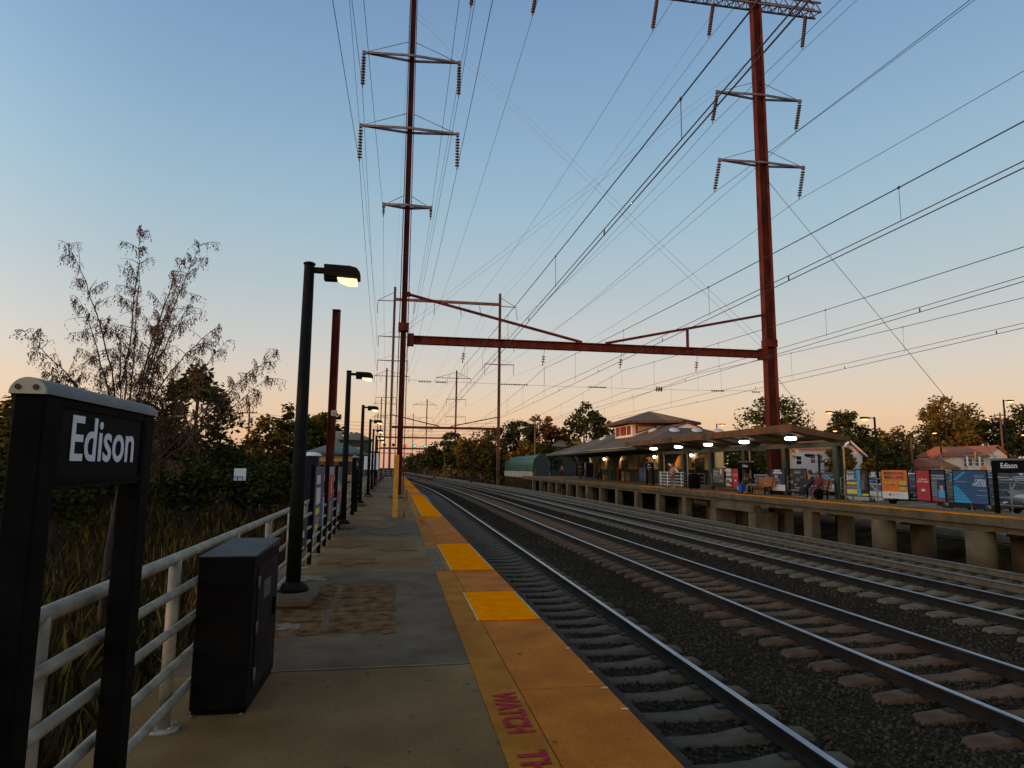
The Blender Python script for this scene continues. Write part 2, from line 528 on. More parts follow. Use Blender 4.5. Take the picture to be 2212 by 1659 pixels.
TRACKS = [(3.06, 't1', 'rail_side', 'railway track nearest the near platform with grey sleepers'),
          (7.36, 't2', 'rail_side', 'second railway track with rust brown sleepers and bright rails'),
          (11.86, 't3', 'rail_side', 'third railway track with tan sleepers beyond the brown one'),
          (15.30, 't4', 'rail_brown', 'railway track with dull brown rails beside the far platform')]
rail_y = [-6 + i * 4 for i in range(30)] + [116 + i * 10 for i in range(28)]
RP = [(-.075, 0), (.075, 0), (.075, .018), (.016, .04), (.012, .115), (.036, .128), (.038, .165), (.028, .175), (-.028, .175), (-.038, .165), (-.036, .128), (-.012, .115), (-.016, .04), (-.075, .018)]
for ti, (tx, tk, rs, lb) in enumerate(TRACKS):
    t = empty('railway_track', (tx, 0, 0), label=lb, cat='track')
    zt = RAIL - (0.05 if ti == 3 else 0)
    for sx in (-1, 1):
        b = MB()
        k = len(RP)
        for y in rail_y:
            b.v += [(sx * .84 + bend(y) + px, y, zt - .175 + pz) for px, pz in RP]
        for i in range(len(rail_y) - 1):
            for j in range(k):
                b.cur = 1 if j == 7 or (j in (6, 8)) else 0
                b.face((i * k + j, i * k + (j + 1) % k, (i + 1) * k + (j + 1) % k, (i + 1) * k + j))
        b.build('rail', [M[rs], M['steel']], t)
    sm = sleeper_mesh(M['sleeper_' + tk])
    pitch = .67
    y = .8 + ti * .17
    far = MB()
    while y < 150:
        if y < 70:
            inst(sm, 'sleeper', t, (bend(y), y, zt - .175 - .2 + random.uniform(-.006, .004)), (0, 0, random.uniform(-.012, .012)))
        else:
            far.box(bend(y), y, zt - .27, 2.8, .26, .18)
        y += pitch
    far.build('distant_sleepers', M['sleeper_' + tk], t, kind='stuff')

# ---------------------------------------------------------------- near platform
pl = empty('platform', (0, 0, 0), rz=0.0085, kind='structure')
PE, PI_, PY = 1.49, -1.62, 0.61        # edge, back, inner line of the yellow strip
joints = [-9.2, -4.4, 0.5, 5.22, 9.82, 14.6] + [14.6 + 4.7 * i for i in range(1, 21)]
mats_cycle = ['concrete', 'concrete', 'concrete', 'concrete_grey', 'concrete', 'concrete_grey', 'concrete']
for i in range(len(joints) - 1):
    a, c = joints[i] + .006, joints[i + 1] - .006
    b = MB()
    b.bx(PI_, PY - .003, a, c, -.22, 0)
    b.build('floor_slab', M[mats_cycle[i % 7]], pl)
    b = MB()
    b.bx(PY, .872, a, c, -.22, .001 + (i % 3) * .0008)
    b.build('painted_strip', M['yellow_strip'], pl)
    b = MB()
    b.bx(.880, PE, a - .65, c - .65, -.22, .002 + (i % 2) * .001)
    b.build('edge_slab', M['yellow_worn'], pl)
b = MB()
b.bx(PI_ + .02, PE - .02, -9, 108, -.6, -.221)
b.build('beam', M['slab_edge'], pl)
for i in range(24):
    b = MB()
    b.bx(PE + .002, PE + .085, -9 + i * 4.9, -9 + (i + 1) * 4.9 - .012, -.27, -.01, ch=.012)
    b.build('rub_board', M['rubber'], pl)
# raised tactile panels, each with its domes
tact = [(6.6, 8.04), (9.8, 13.08), (20.4, 35.8), (40.3, 48.1), (53, 57.5), (59, 77)]
for y0, y1 in tact:
    b = MB()
    b.bx(.855, PE - .035, y0, y1, .004, .018, ch=.004)
    p = b.build('tactile_panel', M['tactile'], pl)
    b = MB()
    b.bx(.838, .853, y0, y1, .004, .016)
    b.bx(PE - .033, PE - .016, y0, y1, .004, .016)
    b.build('pale_edging', M['white_edge'], p)
    if y0 < 15:
        dm = MB()
        nx, ny = 10, int((y1 - y0) / .062)
        for ix in range(nx):
            for iy in range(ny):
                x, y = .89 + ix * .0605, y0 + .035 + iy * .062
                o = len(dm.v)
                for r, z in ((.017, .0185), (.011, .0235)):
                    dm.v += [(x + r * math.cos(a * PI / 3), y + r * math.sin(a * PI / 3), z) for a in range(6)]
                for a in range(6):
                    dm.face((o + a, o + (a + 1) % 6, o + 6 + (a + 1) % 6, o + 6 + a), True)
                dm.face(range(o + 6, o + 12), True)
        dm.build('truncated_domes', M['tactile'], p, kind='stuff')
# worn studs on the bare edge slab near the viewer
dm = MB()
for ix in range(10):
    for iy in range(60):
        x, y = .93 + ix * .057, 2.2 + iy * .057
        o = len(dm.v)
        for r, z in ((.013, .0025), (.007, .0055)):
            dm.v += [(x + r * math.cos(a * PI / 3), y + r * math.sin(a * PI / 3), z) for a in range(6)]
        for a in range(6):
            dm.face((o + a, o + (a + 1) % 6, o + 6 + (a + 1) % 6, o + 6 + a), True)
        dm.face(range(o + 6, o + 12), True)
dm.build('worn_studs', M['yellow_worn'], pl, kind='stuff')


def blob(b, cx, cy, rx, ry, z, n=28, rough=.25, seed=0):
    r_ = random.Random(seed)
    ph = [(r_.uniform(0, 6.28), r_.uniform(.3, 1)) for _ in range(6)]
    pts = []
    for i in range(n):
        a = 2 * PI * i / n
        k = 1 + rough * sum(math.sin((j + 2) * a + p) * q for j, (p, q) in enumerate(ph)) / 3
        pts.append((cx + rx * k * math.cos(a), cy + ry * k * math.sin(a), z))
    b.poly(pts)


b = MB(); b.bx(-1.3, .6, 5.24, 9.8, .0012, .003); b.build('grey_repair_screed', M['concrete_grey'], pl)
b = MB()
_pr = random.Random(3)
_pp = [(-1.12 + 1.15 * t, 6.25) for t in np.linspace(0, 1, 14)] + [(.03, 6.25 + 2.6 * t) for t in np.linspace(.05, .95, 18)] + [(.03 - 1.15 * t, 8.85) for t in np.linspace(0, 1, 14)] + [(-1.12, 8.85 - 2.6 * t) for t in np.linspace(.05, .95, 18)]
b.poly([(x + _pr.uniform(-.03, .03), y + _pr.uniform(-.09, .09), .0045) for x, y in _pp])
b.build('worn_patch', M['aggregate'], pl)
b = MB(); b.bx(-.66, -.60, 6.4, 8.7, .0052, .0060); b.build('grey_seam', M['concrete_grey'], pl)
b = MB()
for i in range(6):
    b.bx(.60, .78, 9.86 + i * .44, 10.22 + i * .44, .0035, .005)
b.build('grey_scuffed_paint', mat('scuffed_grey', (0.085, 0.078, 0.055), 0.9, var=0.5, scale=18), pl)
b = MB()
for i in range(90):
    y = 1.6 + 20 * random.random() ** 2
    x = random.uniform(-1.2, .55)
    s_ = random.uniform(.006, .022)
    blob(b, x, y, s_, s_ * random.uniform(.8, 1.6), .0062 + i * 2e-5, 9, .4, i)
b.build('gum_spots', M['stain'], pl, kind='stuff')
b = MB()
for i, (x, y, rx, ry) in enumerate([(-1.2, 5.9, .14, .25), (-1.18, 9.35, .25, .3), (-.95, 6.6, .12, .12), (-1.4, 12.0, .09, .3), (-1.45, 16.5, .1, .3), (-1.5, 20.5, .14, .25), (-1.5, 26, .15, .4), (-1.55, 31, .15, .6)]):
    blob(b, x, y, rx, ry, .0072 + i * 1e-4, 30, .6, 40 + i)
b.build('salt_stains', mat('pale_salt_stain', (0.19, 0.155, 0.11), 0.9, var=0.35, scale=14, spec=0.1), pl)
b = MB()
for i, (x, y, rx, ry) in enumerate([(-.02, 20.1, .30, 1.1), (-.28, 15.6, .32, .5), (.1, 15.3, .2, .3)]):
    blob(b, x, y, rx, ry, .0085 + i * 1e-4, 30, .5, 60 + i)
b.build('rust_stains', mat('rust_stain', (0.075, 0.042, 0.024), 0.9, var=0.4, scale=8), pl)
b = MB()
for i, (y, l) in enumerate([(3.25, .12), (4.1, .05), (4.5, .05), (4.85, .04), (5.5, .04), (3.0, .05), (6.2, .03), (2.6, .08)]):
    b.bx(PE - l, PE - .002, y, y + .035, .0062, .0075)
b.build('paint_chips', M['white_edge'], pl, kind='stuff')
for yy, nm in ((4.18, 'WATCH'), (3.42, 'THE'), (18.9, 'WATCH'), (18.1, 'THE')):
    text('lettering', nm, .215, M['red_stencil'], pl, (.745, yy, .0075), (0, 0, -PI / 2), sx=.80 if nm == 'WATCH' else .95, bold=.0075, ext=.0004, space=1.08)
b = MB()
_dr = random.Random(9)
for i in range(150):
    y = 2.0 + 16 * _dr.random() ** 1.8
    x = _dr.uniform(-1.1, 1.42)
    l_ = _dr.uniform(.008, .035)
    b.box(x, y, .0085 if x < .6 else .0075, l_, l_ * _dr.uniform(.2, .5), .003, rz=_dr.uniform(-.5, .5))
b.build('leaf_debris', M['stain'], pl, kind='stuff')
b = MB()
for y in joints[2:9]:
    b.bx(-1.45, .6, y - .009, y + .006, .0064, .0072)
b.build('joint_sealant', mat('pale_joint', (.22, .17, .11), .9, var=.5, scale=9, spec=0.1), pl)
def crack(b, x, y, dx, dy, n, seed):
    r_ = random.Random(seed)
    p = (x, y)
    for i in range(n):
        q = (p[0] + dx / n + r_.gauss(0, abs(dy) / n * .35), p[1] + dy / n + r_.gauss(0, abs(dx) / n * .35))
        w_ = r_.uniform(.0006, .0018)
        nx_, ny_ = -(q[1] - p[1]), q[0] - p[0]
        k = w_ / (math.hypot(nx_, ny_) + 1e-6)
        b.poly([(p[0] - nx_ * k, p[1] - ny_ * k, .0076), (q[0] - nx_ * k, q[1] - ny_ * k, .0076), (q[0] + nx_ * k, q[1] + ny_ * k, .0076), (p[0] + nx_ * k, p[1] + ny_ * k, .0076)])
        p = q
b = MB()
for i, a in enumerate(((.3, 5.5, .15, 3.4, 26), (-1.0, 10.5, 1.2, .5, 16), (-.5, 12, .3, 2.2, 16))):
    crack(b, *a, seed=i)
b.build('hairline_cracks', M['stain'], pl, kind='stuff')
b = MB()
for i, (x, y, rx, ry) in enumerate([(-.7, 11.0, .4, .5), (-.9, 13.4, .35, .7), (.1, 12.6, .3, .5), (-.4, 17.5, .5, .9)]):
    blob(b, x, y, rx, ry, .0066 + i * 8e-5, 34, .5, 80 + i)
b.build('brown_weathering', mat('brown_weathering', (.19, .090, .028), .9, var=.3, scale=5, c2=(.22, .118, .044), detail=12, spec=0.1), pl)

# ---------------------------------------------------------------- near platform: railing
RX = lambda y: -1.185 - 0.0188 * y
rl = empty('platform_railing', (0, 0, 0), label='pale tubular steel railing along the back of the near platform', cat='railing')
posts = [-4.95 + 1.523 * i for i in range(60)]
pm = MB()
pm.tube([(0, 0, 0), (0, 0, .955)], .034, 10)
pm.lathe([(.085, 0), (.085, .014), (.045, .018)], n=12)
for a in range(4):
    pm.lathe([(.012, .014), (.012, .03)], (.065 * math.cos(a * PI / 2 + .78), .065 * math.sin(a * PI / 2 + .78), 0), n=6)
pmesh = pm.mesh('post', M['white_paint'])
for y in posts:
    inst(pmesh, 'post', rl, (RX(y) - .03, y, 0))
for z, r in ((.955, .032), (.79, .024), (.586, .024), (.38, .024), (.183, .024)):
    b = MB()
    o = .0 if z > .9 else .03
    ys_ = [posts[0], 0, 20, 40, 60, 84]
    b.tube([(RX(y) + o - (.03 if z > .9 else 0), y, z) for y in ys_], r, 10)
    b.build('rail', M['white_paint'], rl)

# ---------------------------------------------------------------- station name sign in the foreground
def name_sign(x, y0, y1, z0, zt, zb, label, words='Edison', tsize=.2, face=1, tz=None, tsx=.86, th=.06, zf=0.0, group=None):
    """two posts, a panel between them, a half-round cap; face=1 reads towards +X, -1 towards -X"""
    s = empty('station_sign', (x, (y0 + y1) / 2, zf), label=label, cat='sign', group=group)
    hl = (y1 - y0) / 2
    for e in (-1, 1):
        b = MB(); b.bx(-th, th, e * hl - (.1 if e > 0 else 0), e * hl + (.1 if e < 0 else 0), 0, zt - .001, ch=.006)
        b.build('post', M['black'], s)
    b = MB(); b.bx(-th + .008, th - .008, -hl + .1, hl - .1, zb, zt - .002)
    b.build('panel', M['black_gloss'], s)
    b = MB()
    for e in (-1, 1):
        b.bx((th - .0075) * face, (th - .002) * face, -hl + .1, hl - .1, (zb + .012 if e < 0 else zt - .03), (zb + .03 if e < 0 else zt - .012))
        b.bx((th - .0075) * face, (th - .002) * face, e * (hl - .1) - .012, e * (hl - .1) + .012, zb + .03, zt - .03)
    b.build('panel_frame', M['black'], s)
    b = MB()
    b.prism([(th * 1.1 * math.cos(PI * i / 12), zt + th * 1.1 * math.sin(PI * i / 12)) for i in range(13)], 'Y', -hl - .004, hl + .004)
    b.build('cap', mat('grey_cap', (.10, .10, .10), .55, var=.2), s)
    for e in (-1, 1):
        b = MB()
        yy = e * (hl + .0045)
        b.prism([(th * 1.12 * math.cos(PI * i / 14), zt - .002 + th * 1.12 * math.sin(PI * i / 14)) for i in range(15)], 'Y', min(yy, yy + e * .012), max(yy, yy + e * .012))
        c = b.build('end_cap', mat('cream_end_cap', (.40, .35, .25), .7, var=.12), s)
        b = MB()
        for q in (-th * .55, th * .55):
            b.lathe([(.0085, 0), (.0085, .004 * e)], (q, yy + e * .0125, zt + th * .4), n=10, axis='Y')
        b.build('bolt', mat('rusty_bolt', (.06, .02, .01), .8), c)
    t = text('lettering', words, tsize, M['letter'], s, ((th - .0055) * face, 0.0, tz if tz is not None else (zb + zt) / 2), (PI / 2, 0, PI / 2 * face), sx=tsx, bold=.0025 * tsize / .2, ext=.001)
    return s


sg = name_sign(-1.12, 2.17, 3.06, 0, 1.712, 1.425, 'large black Edison sign on two posts at the left of the near platform', tsize=.215, tz=1.578, tsx=.93, th=.045)
sg.location.y += 0.0

# ---------------------------------------------------------------- black metal box at the railing
bn = empty('newspaper_box', (-1.055, 4.80, 0), label='tall black metal box with grey top standing against the near railing', cat='box')
b = MB(); b.bx(-.165, .165, -.42, .42, .03, .93, ch=.006); b.build('body', M['black_gloss'], bn)
b = MB()
b.prism([(-.42, .93), (.42, .93), (.425, .965), (-.425, .94)], 'X', -.17, .17)
b.build('lid', mat('dull_grey_lid', (.030, .029, .027), .6, var=.4, scale=5, spec=.2), bn)
b = MB(); b.bx(-.155, .155, -.40, .40, 0, .03); b.build('plinth', M['black'], bn)
b = MB(); b.bx(.166, .172, -.30, .32, .10, .86); dr = b.build('door', mat('scuffed_black', (.006, .0055, .005), .6, var=.5, scale=5, c2=(.014, .013, .012), spec=.1), bn)
b = MB(); b.bx(.172, .19, .22, .25, .45, .57, ch=.004); b.build('handle', M['black'], dr)
for z in (.2, .48, .76):
    b = MB(); b.tube([(.176, -.31, z - .04), (.176, -.31, z + .04)], .009, 6); b.build('hinge', M['galv'], dr)
b = MB(); b.bx(.1725, .1735, -.12, .10, .62, .74); b.build('sticker', mat('worn_sticker', (.05, .05, .055), .6, var=.6, scale=25), dr)
b = MB()
for i in range(6):
    b.box(-.02, -.4215, .62 + i * .03, .2, .004, .012)
b.build('vent_slats', M['black'], bn)
b = MB()
for sx in (-1, 1):
    for sy in (-1, 1):
        b.lathe([(.012, 0), (.012, .012), (.006, .016)], (sx * .14, sy * .44, .0), 6)
b.build('anchor_bolts', M['galv'], bn)


# ---------------------------------------------------------------- platform lamps
def lamp_meshes():
    m = {}
    b = MB(); b.tube([(0, 0, .05), (0, 0, 1.2), (0, 0, 3.80)], [.082, .075, .060], 14); m['pole'] = (b.mesh('pole', M['lamp_pole']),)
    b = MB(); b.lathe([(.17, 0), (.17, .035), (.15, .06), (.10, .085), (.086, .10)], n=16)
    for a in range(4):
        b.lathe([(.022, .035), (.022, .075), (.012, .085)], (.128 * math.cos(a * PI / 2 + .78), .128 * math.sin(a * PI / 2 + .78), 0), n=6)
    m['base'] = (b.mesh('base', M['lamp_pole']),)
    b = MB(); b.lathe([(.068, 3.795), (.072, 3.80), (.072, 3.812), (.055, 3.822)], n=14); m['cap'] = (b.mesh('cap', M['lamp_pole']),)
    b = MB(); b.bx(.04, .19, -.03, .03, 3.70, 3.765, ch=.006); m['arm'] = (b.mesh('arm', M['lamp_pole']),)
    b = MB()
    prof = [(.18, 3.655), (.34, 3.648), (.56, 3.640), (.60, 3.648), (.60, 3.715), (.56, 3.765), (.48, 3.785), (.18, 3.79)]
    b.prism(prof, 'Y', -.10, .10)
    b.bx(.18, .33, -.06, .06, 3.615, 3.654)
    m['head'] = (b.mesh('head', M['lamp_pole']),)
    b = MB()
    b.prism([(.335, 3.641), (.565, 3.633), (.565, 3.575), (.47, 3.572), (.36, 3.61)], 'Y', -.07, .07)
    m['lens'] = (b.mesh('lens', M['glow_y']),)
    return m


LM = lamp_meshes()
lamp_pos = [(-1.17, 7.85, 'nearest'), (-1.40, 16.8, 'second'), (-1.58, 26.2, 'third'), (-1.66, 34.0, 'fourth'), (-1.86, 42.6, 'fifth'), (-2.04, 51.5, 'sixth'), (-2.2, 59.0, 'seventh')]
for i, (x, y, w_) in enumerate(lamp_pos):
    L = empty('platform_lamp', (x, y, .11), rz=random.uniform(-.02, .02), label='lit dark lamp post on the near platform, %s from the viewer' % w_, cat='lamp', group='lamps along the near platform')
    for n_, (me,) in LM.items():
        inst(me, n_, L)
    b = MB(); b.bx(x - .14, x + .26, y - .48, y + .42, .004, .108, ch=.03)
    b.build('lamp_pedestal', M['concrete_grey'], label='low concrete plinth under the %s near platform lamp' % w_, cat='plinth', group='plinths under the near platform lamps')

# ---------------------------------------------------------------- advertising panels on the near railing
def ad_frame(y0, y1, z0, z1, label, deco, posts_=True):
    x = RX((y0 + y1) / 2) + .06
    a = empty('railing_advert', (x, (y0 + y1) / 2, 0), rz=0.0188, label=label, cat='advert panel', group='adverts on the near railing')
    h = (y1 - y0) / 2
    if posts_:
        for e in (-1, 1):
            b = MB(); b.bx(-.06, .005, e * h - .022, e * h + .022, .02 if z0 > .3 else .05, z1 + .03, ch=.005); b.build('post', M['black'], a)
    b = MB(); b.bx(-.02, .012, -h + .024, h - .024, z0, z1); b.build('board', deco[0], a)
    for i, (u0, u1, v0, v1, mt) in enumerate(deco[1]):
        b = MB()
        b.bx(.0135 + i * .0006, .0150 + i * .0006, -h + .04 + (2 * h - .08) * u0, -h + .04 + (2 * h - .08) * u1, z0 + (z1 - z0) * v0, z0 + (z1 - z0) * v1)
        b.build('printed_area', mt, a)
    return a


def flat(n, c, r=.6):
    return mat(n, c, r, var=.12, scale=6)


P = {k_: flat('print_' + k_, c_) for k_, c_ in dict(white=(.58, .58, .56), navy=(.016, .022, .07), yellow=(.60, .50, .01), blue=(.018, .065, .19), red=(.42, .022, .022), grey=(.10, .10, .11), orange=(.62, .155, .006), black=(.012, .012, .014), sky=(.05, .32, .62), cyan=(.03, .30, .55), teal=(.02, .075, .17), gold=(.48, .36, .08), brown=(.14, .05, .02), skin=(.45, .25, .16), violet=(.085, .075, .10), green=(.05, .12, .03), pale=(.30, .31, .33), pink=(.28, .16, .16)).items()}
ad_frame(10.5, 11.85, .50, 1.50, 'blue and grey railing advert with white and yellow blocks past the nearest lamp',
         (P['violet'], [(.12, .55, .72, .86, P['white']), (.12, .62, .40, .66, P['white']), (.10, .55, .24, .34, P['yellow']), (.1, .6, .12, .2, P['pink']), (.66, .98, 0, 1, P['blue']), (.08, .4, .015, .10, P['yellow'])]))
ad_frame(12.85, 13.95, .46, 1.50, 'railing advert red above and grey blue below',
         (P['red'], [(0, 1, .85, 1, P['pale']), (.42, .56, .5, .8, P['white']), (0, 1, 0, .42, P['violet']), (.3, .5, .02, .36, P['pale']), (.5, .95, .03, .12, P['brown'])]))
ad_frame(15.1, 16.3, .46, 1.50, 'narrow seeming railing advert of green, white and red next to second lamp',
         (P['pale'], [(0, .5, .68, 1, P['green']), (.5, 1, .6, 1, P['blue']), (0, .7, .2, .46, P['red']), (.6, .95, 0, .2, P['violet'])]))
lo = ad_frame(8.6, 9.75, .34, .78, 'low black notice board with white writing tied to the near railing', (P['black'], [(.1, .75, .12, .17, P['white'])]), False)
text('lettering', 'ickets', .17, M['letter'], lo, (.0165, .05, .60), (PI / 2, 0, PI / 2), sx=.8, bold=.003)

# ---------------------------------------------------------------- red steel stub column with a floodlight box
def hcol(b, x, y, z0, z1, wx, wy, t=.03):
    """H section: flanges facing +-X, web between"""
    b.bx(x - wx / 2, x - wx / 2 + t, y - wy / 2, y + wy / 2, z0, z1)
    b.bx(x + wx / 2 - t, x + wx / 2, y - wy / 2, y + wy / 2, z0, z1)
    b.bx(x - wx / 2 + t + .0005, x + wx / 2 - t - .0005, y - t / 2, y + t / 2, z0, z1)


st = empty('steel_column', (-2.85, 27, -1.9), label='short red steel column with a grey box behind the near railing', cat='column')
b = MB(); hcol(b, 0, 0, 0, 9.78, .30, .34); b.build('shaft', M['red_steel'], st)
b = MB(); b.bx(-.16, .16, -.18, .18, 9.781, 9.81); b.build('cap_plate', M['red_steel'], st)
b = MB(); b.bx(.0, .22, -.34, -.175, 5.40, 5.64, ch=.02); fb = b.build('floodlight_box', mat('beige_box', (.32, .26, .18), .6), st)
b = MB(); b.lathe([(.07, 0), (.09, .06), (.09, .12)], (.28, -.26, 5.40), 10, axis='X'); b.build('lens', M['glass'], fb)

# ---------------------------------------------------------------- yellow guards
yp = empty('guard_post', (-.165, 20.1, 0), label='tall flat orange yellow guard post standing on the near platform', cat='post')
b = MB(); b.bx(-.075, .075, -.012, .012, .012, 1.88); b.bx(-.075, -.055, .0125, .075, .012, 1.88); b.bx(.055, .075, .0125, .075, .012, 1.88); b.build('channel', M['yellow_post'], yp)
b = MB(); b.bx(-.11, .11, -.04, .10, 0, .012); b.build('foot_plate', M['rust_far'] if 'rust_far' in M else M['clip'], yp)
gp = empty('cable_guard', (.11, 20.3, 0), label='short peeling orange pipe with a bulging top beside the tall guard post', cat='pipe')
b = MB(); b.tube([(0, 0, 0), (.0, 0, .30), (.015, 0, .48), (.045, 0, .60), (.05, 0, .78), (.03, 0, .88)], [.038, .036, .032, .06, .055, .03], 10); b.build('pipe', mat('peeling_orange', (.50, .20, .03), .8, var=.7, scale=14, c2=(.58, .25, .04)), gp)
b = MB(); b.lathe([(.09, 0), (.09, .01), (.04, .014)], n=12); b.build('foot', M['stain'], gp)

# ---------------------------------------------------------------- notice board, edge-on sign, end gate
nb = empty('notice_board', (-2.62, 58.0, 0), label='white notice board on legs far along the near platform', cat='notice board')
b = MB(); b.bx(-.62, .62, -.03, .03, 1.28, 2.72); b.build('board', M['white'], nb)
b = MB(); b.bx(-.66, .66, -.06, .06, 2.725, 2.85); b.build('header', M['lamp_pole'], nb)
for e in (-1, 1):
    b = MB(); b.bx(e * .58 - .04, e * .58 + .04, -.025, .025, 0, 1.279); b.build('leg', M['galv'], nb)
b = MB()
for i in range(5):
    b.bx(-.4, .3 - (i % 2) * .2, -.034, -.0305, 1.6 + i * .2, 1.64 + i * .2)
b.build('printed_lines', P['pink'], nb)
bx_ = empty('storage_box', (-2.35, 55.0, 0), label='small low brown box with white things in front of notice board', cat='box')
b = MB(); b.bx(-.3, .3, -.3, .3, .05, .55, ch=.02); b.build('body', P['brown'], bx_)
b = MB(); b.bx(-.33, .33, -.33, .33, .552, .61); b.build('lid', M['galv'], bx_)
name_sign(-1.50, 21.3, 22.8, 0, 1.8, 1.4, 'black station sign seen edge on between second and third lamps')
gt = empty('end_gate', (-1.4, 84, 0), label='pale railing across the far end of the near platform', cat='railing')
for i in range(4):
    b = MB(); b.tube([(-.9 + i * .6, 0, 0), (-.9 + i * .6, 0, 1.1)], .05, 8); b.build('post', M['white_paint'], gt)
for z in (.25, .55, .82, 1.1):
    b = MB(); b.tube([(-.9, 0, z), (.9, 0, z)], .045, 8); b.build('rail', M['white_paint'], gt)

# ---------------------------------------------------------------- catenary portals
def strings(n, pitch, r, core=.02, lead=.12):
    """a hanging string of insulator discs, top at z = 0"""
    b = MB()
    p = [(.012, 0), (.012, -lead)]
    z = -lead
    for i in range(n):
        p += [(core, z - .02), (core * 1.8, z - pitch * .2), (r, z - pitch * .34), (r * .94, z - pitch * .46), (core * 1.3, z - pitch * .52), (core, z - pitch)]
        z -= pitch
    p += [(.03, z - .02), (.03, z - .1), (.012, z - .16)]
    b.lathe(p[::-1], n=9)
    return b, -z + .16


_sb, SLEN = strings(10, .165, .125, core=.016)
STR = _sb.mesh('insulator_string', M['insulator'])
_sb, SL3 = strings(3, .13, .11, lead=.36)
STR3 = _sb.mesh('insulator', M['insulator_red'])
_sb, SLS = strings(4, .09, .085, lead=.05)
STRS = _sb.mesh('insulator', M['insulator'])
PYT = [33.0, 120.0, 188.0, 292.0, 400.0]


def hang(me, name, par, p, lean=0.0):
    return inst(me, name, par, p, (0, lean, 0))


def crossarm(t, x, z, h, mt, rise=.9, ins=STR, lean=0.0, tilt=0.0):
    a = MB()
    for sy in (-1, 1):
        a.bar((x - h, 0, z), (x, sy * .26, z - .04), .07, .12)
        a.bar((x + h, 0, z), (x, sy * .26, z - .04), .07, .12)
    for e in (-1, 1):
        a.box(x + e * h, 0, z - .03, .16, .14, .22)
    o = a.build('crossarm', mt, t)
    b = MB()
    for e in (-1, 1):
        b.tube([(x + e * (h - .15), 0, z + .05), (x + e * .2, 0, z + rise)], .018, 5)
    b.build('stay_rod', M['galv'], o)
    if ins:
        for e in (-1, 1):
            hang(ins, 'insulator_string', o, (x + e * h, 0, z - .12), lean)
    return o


def column(t, x, z0, z1, wx0, wx1, mt, laced=True):
    b = MB()
    n = 5
    for s_ in (-1, 1):
        for i in range(n):
            za, zb_ = z0 + (z1 - z0) * i / n, z0 + (z1 - z0) * (i + 1) / n
            wa, wb = wx0 + (wx1 - wx0) * i / n, wx0 + (wx1 - wx0) * (i + 1) / n
            o = len(b.v)
            for z, ww in ((za, wa), (zb_, wb)):
                b.v += [(x + s_ * ww / 2 - .02, -.22, z), (x + s_ * ww / 2 + .02, -.22, z), (x + s_ * ww / 2 + .02, .22, z), (x + s_ * ww / 2 - .02, .22, z)]
            for f in ((0, 1, 5, 4), (1, 2, 6, 5), (2, 3, 7, 6), (3, 0, 4, 7)) + (((7, 6, 5, 4),) if i == n - 1 else ()):
                b.face([o + k_ for k_ in f])
    b.bx(x - min(wx0, wx1) / 2 + .025, x + min(wx0, wx1) / 2 - .025, -.018, .018, z0, z1)
    c = b.build('column', mt, t)
    if laced:                                   # rivets and batten plates along the flanges
        r_ = MB()
        z = z0 + .3
        while z < z1:
            ww = wx0 + (wx1 - wx0) * (z - z0) / (z1 - z0)
            for s_ in (-1, 1):
                r_.box(x + s_ * (ww / 2 + .026), -.17, z, .012, .03, .03)
                r_.box(x + s_ * (ww / 2 - .0), -.226, z, .03, .012, .03)
            z += .33
        r_.build('rivets', mt, c, kind='stuff')
    return c


# the near portal
p1 = empty('catenary_portal', (0, PYT[0], 0), label='nearest red steel portal spanning all tracks with tall towers', cat='portal')
XL, XR = -.13, 20.2
column(p1, XL, .15, 33, .46, .33, M['red_steel'])
column(p1, XR, FPZ(33) - 1.6, 33, .62, .50, M['red_steel'])
b = MB(); b.bx(XL - .45, XL + .45, -.45, .45, .003, .15, ch=.04); b.build('footing', M['pier'], p1)
b = MB(); b.bx(XL + .22, XR - .30, -.16, .16, 7.76, 7.80); b.bx(XL + .22, XR - .30, -.16, .16, 8.14, 8.18); b.bx(XL + .22, XR - .30, -.02, .02, 7.8005, 8.1395)
bm_ = b.build('beam', M['red_steel'], p1)
b = MB()
for x in (XL + .36, XR - .5):
    b.box(x, 0, 7.97, .35, .36, .62)
b.build('gusset', M['red_steel'], bm_)
for (a, c) in (((XL + .2, 0, 10.35), (9.3, 0, 8.22)), ((10.6, 0, 8.22), (XR - .25, 0, 10.25))):
    b = MB(); b.bar(a, c, .10, .13); b.box(a[0] if a[0] < 5 else c[0], 0, a[2] if a[0] < 5 else c[2], .18, .16, .24); b.build('brace', M['red_steel'], p1)
b = MB(); b.bar((15.3, 0, 8.19), (15.3, 0, 9.22), .12, .12); b.build('strut', M['red_steel'], p1)
for x, e in ((XL, 1), (XR, -1)):
    b = MB(); b.box(x, 0, 8.6, .54 if e > 0 else .72, .48, .42); b.build('splice_plate', M['red_steel'], p1)
crossarm(p1, XL, 23.5, 2.55, M['galv'])
crossarm(p1, XL, 19.35, 2.55, M['galv'])
crossarm(p1, XL, 15.1, 1.22, M['galv'], .55, STRS)
crossarm(p1, XR, 23.5, 2.65, M['galv'], lean=.2)
crossarm(p1, XR, 19.3, 2.65, M['galv'], lean=.2)
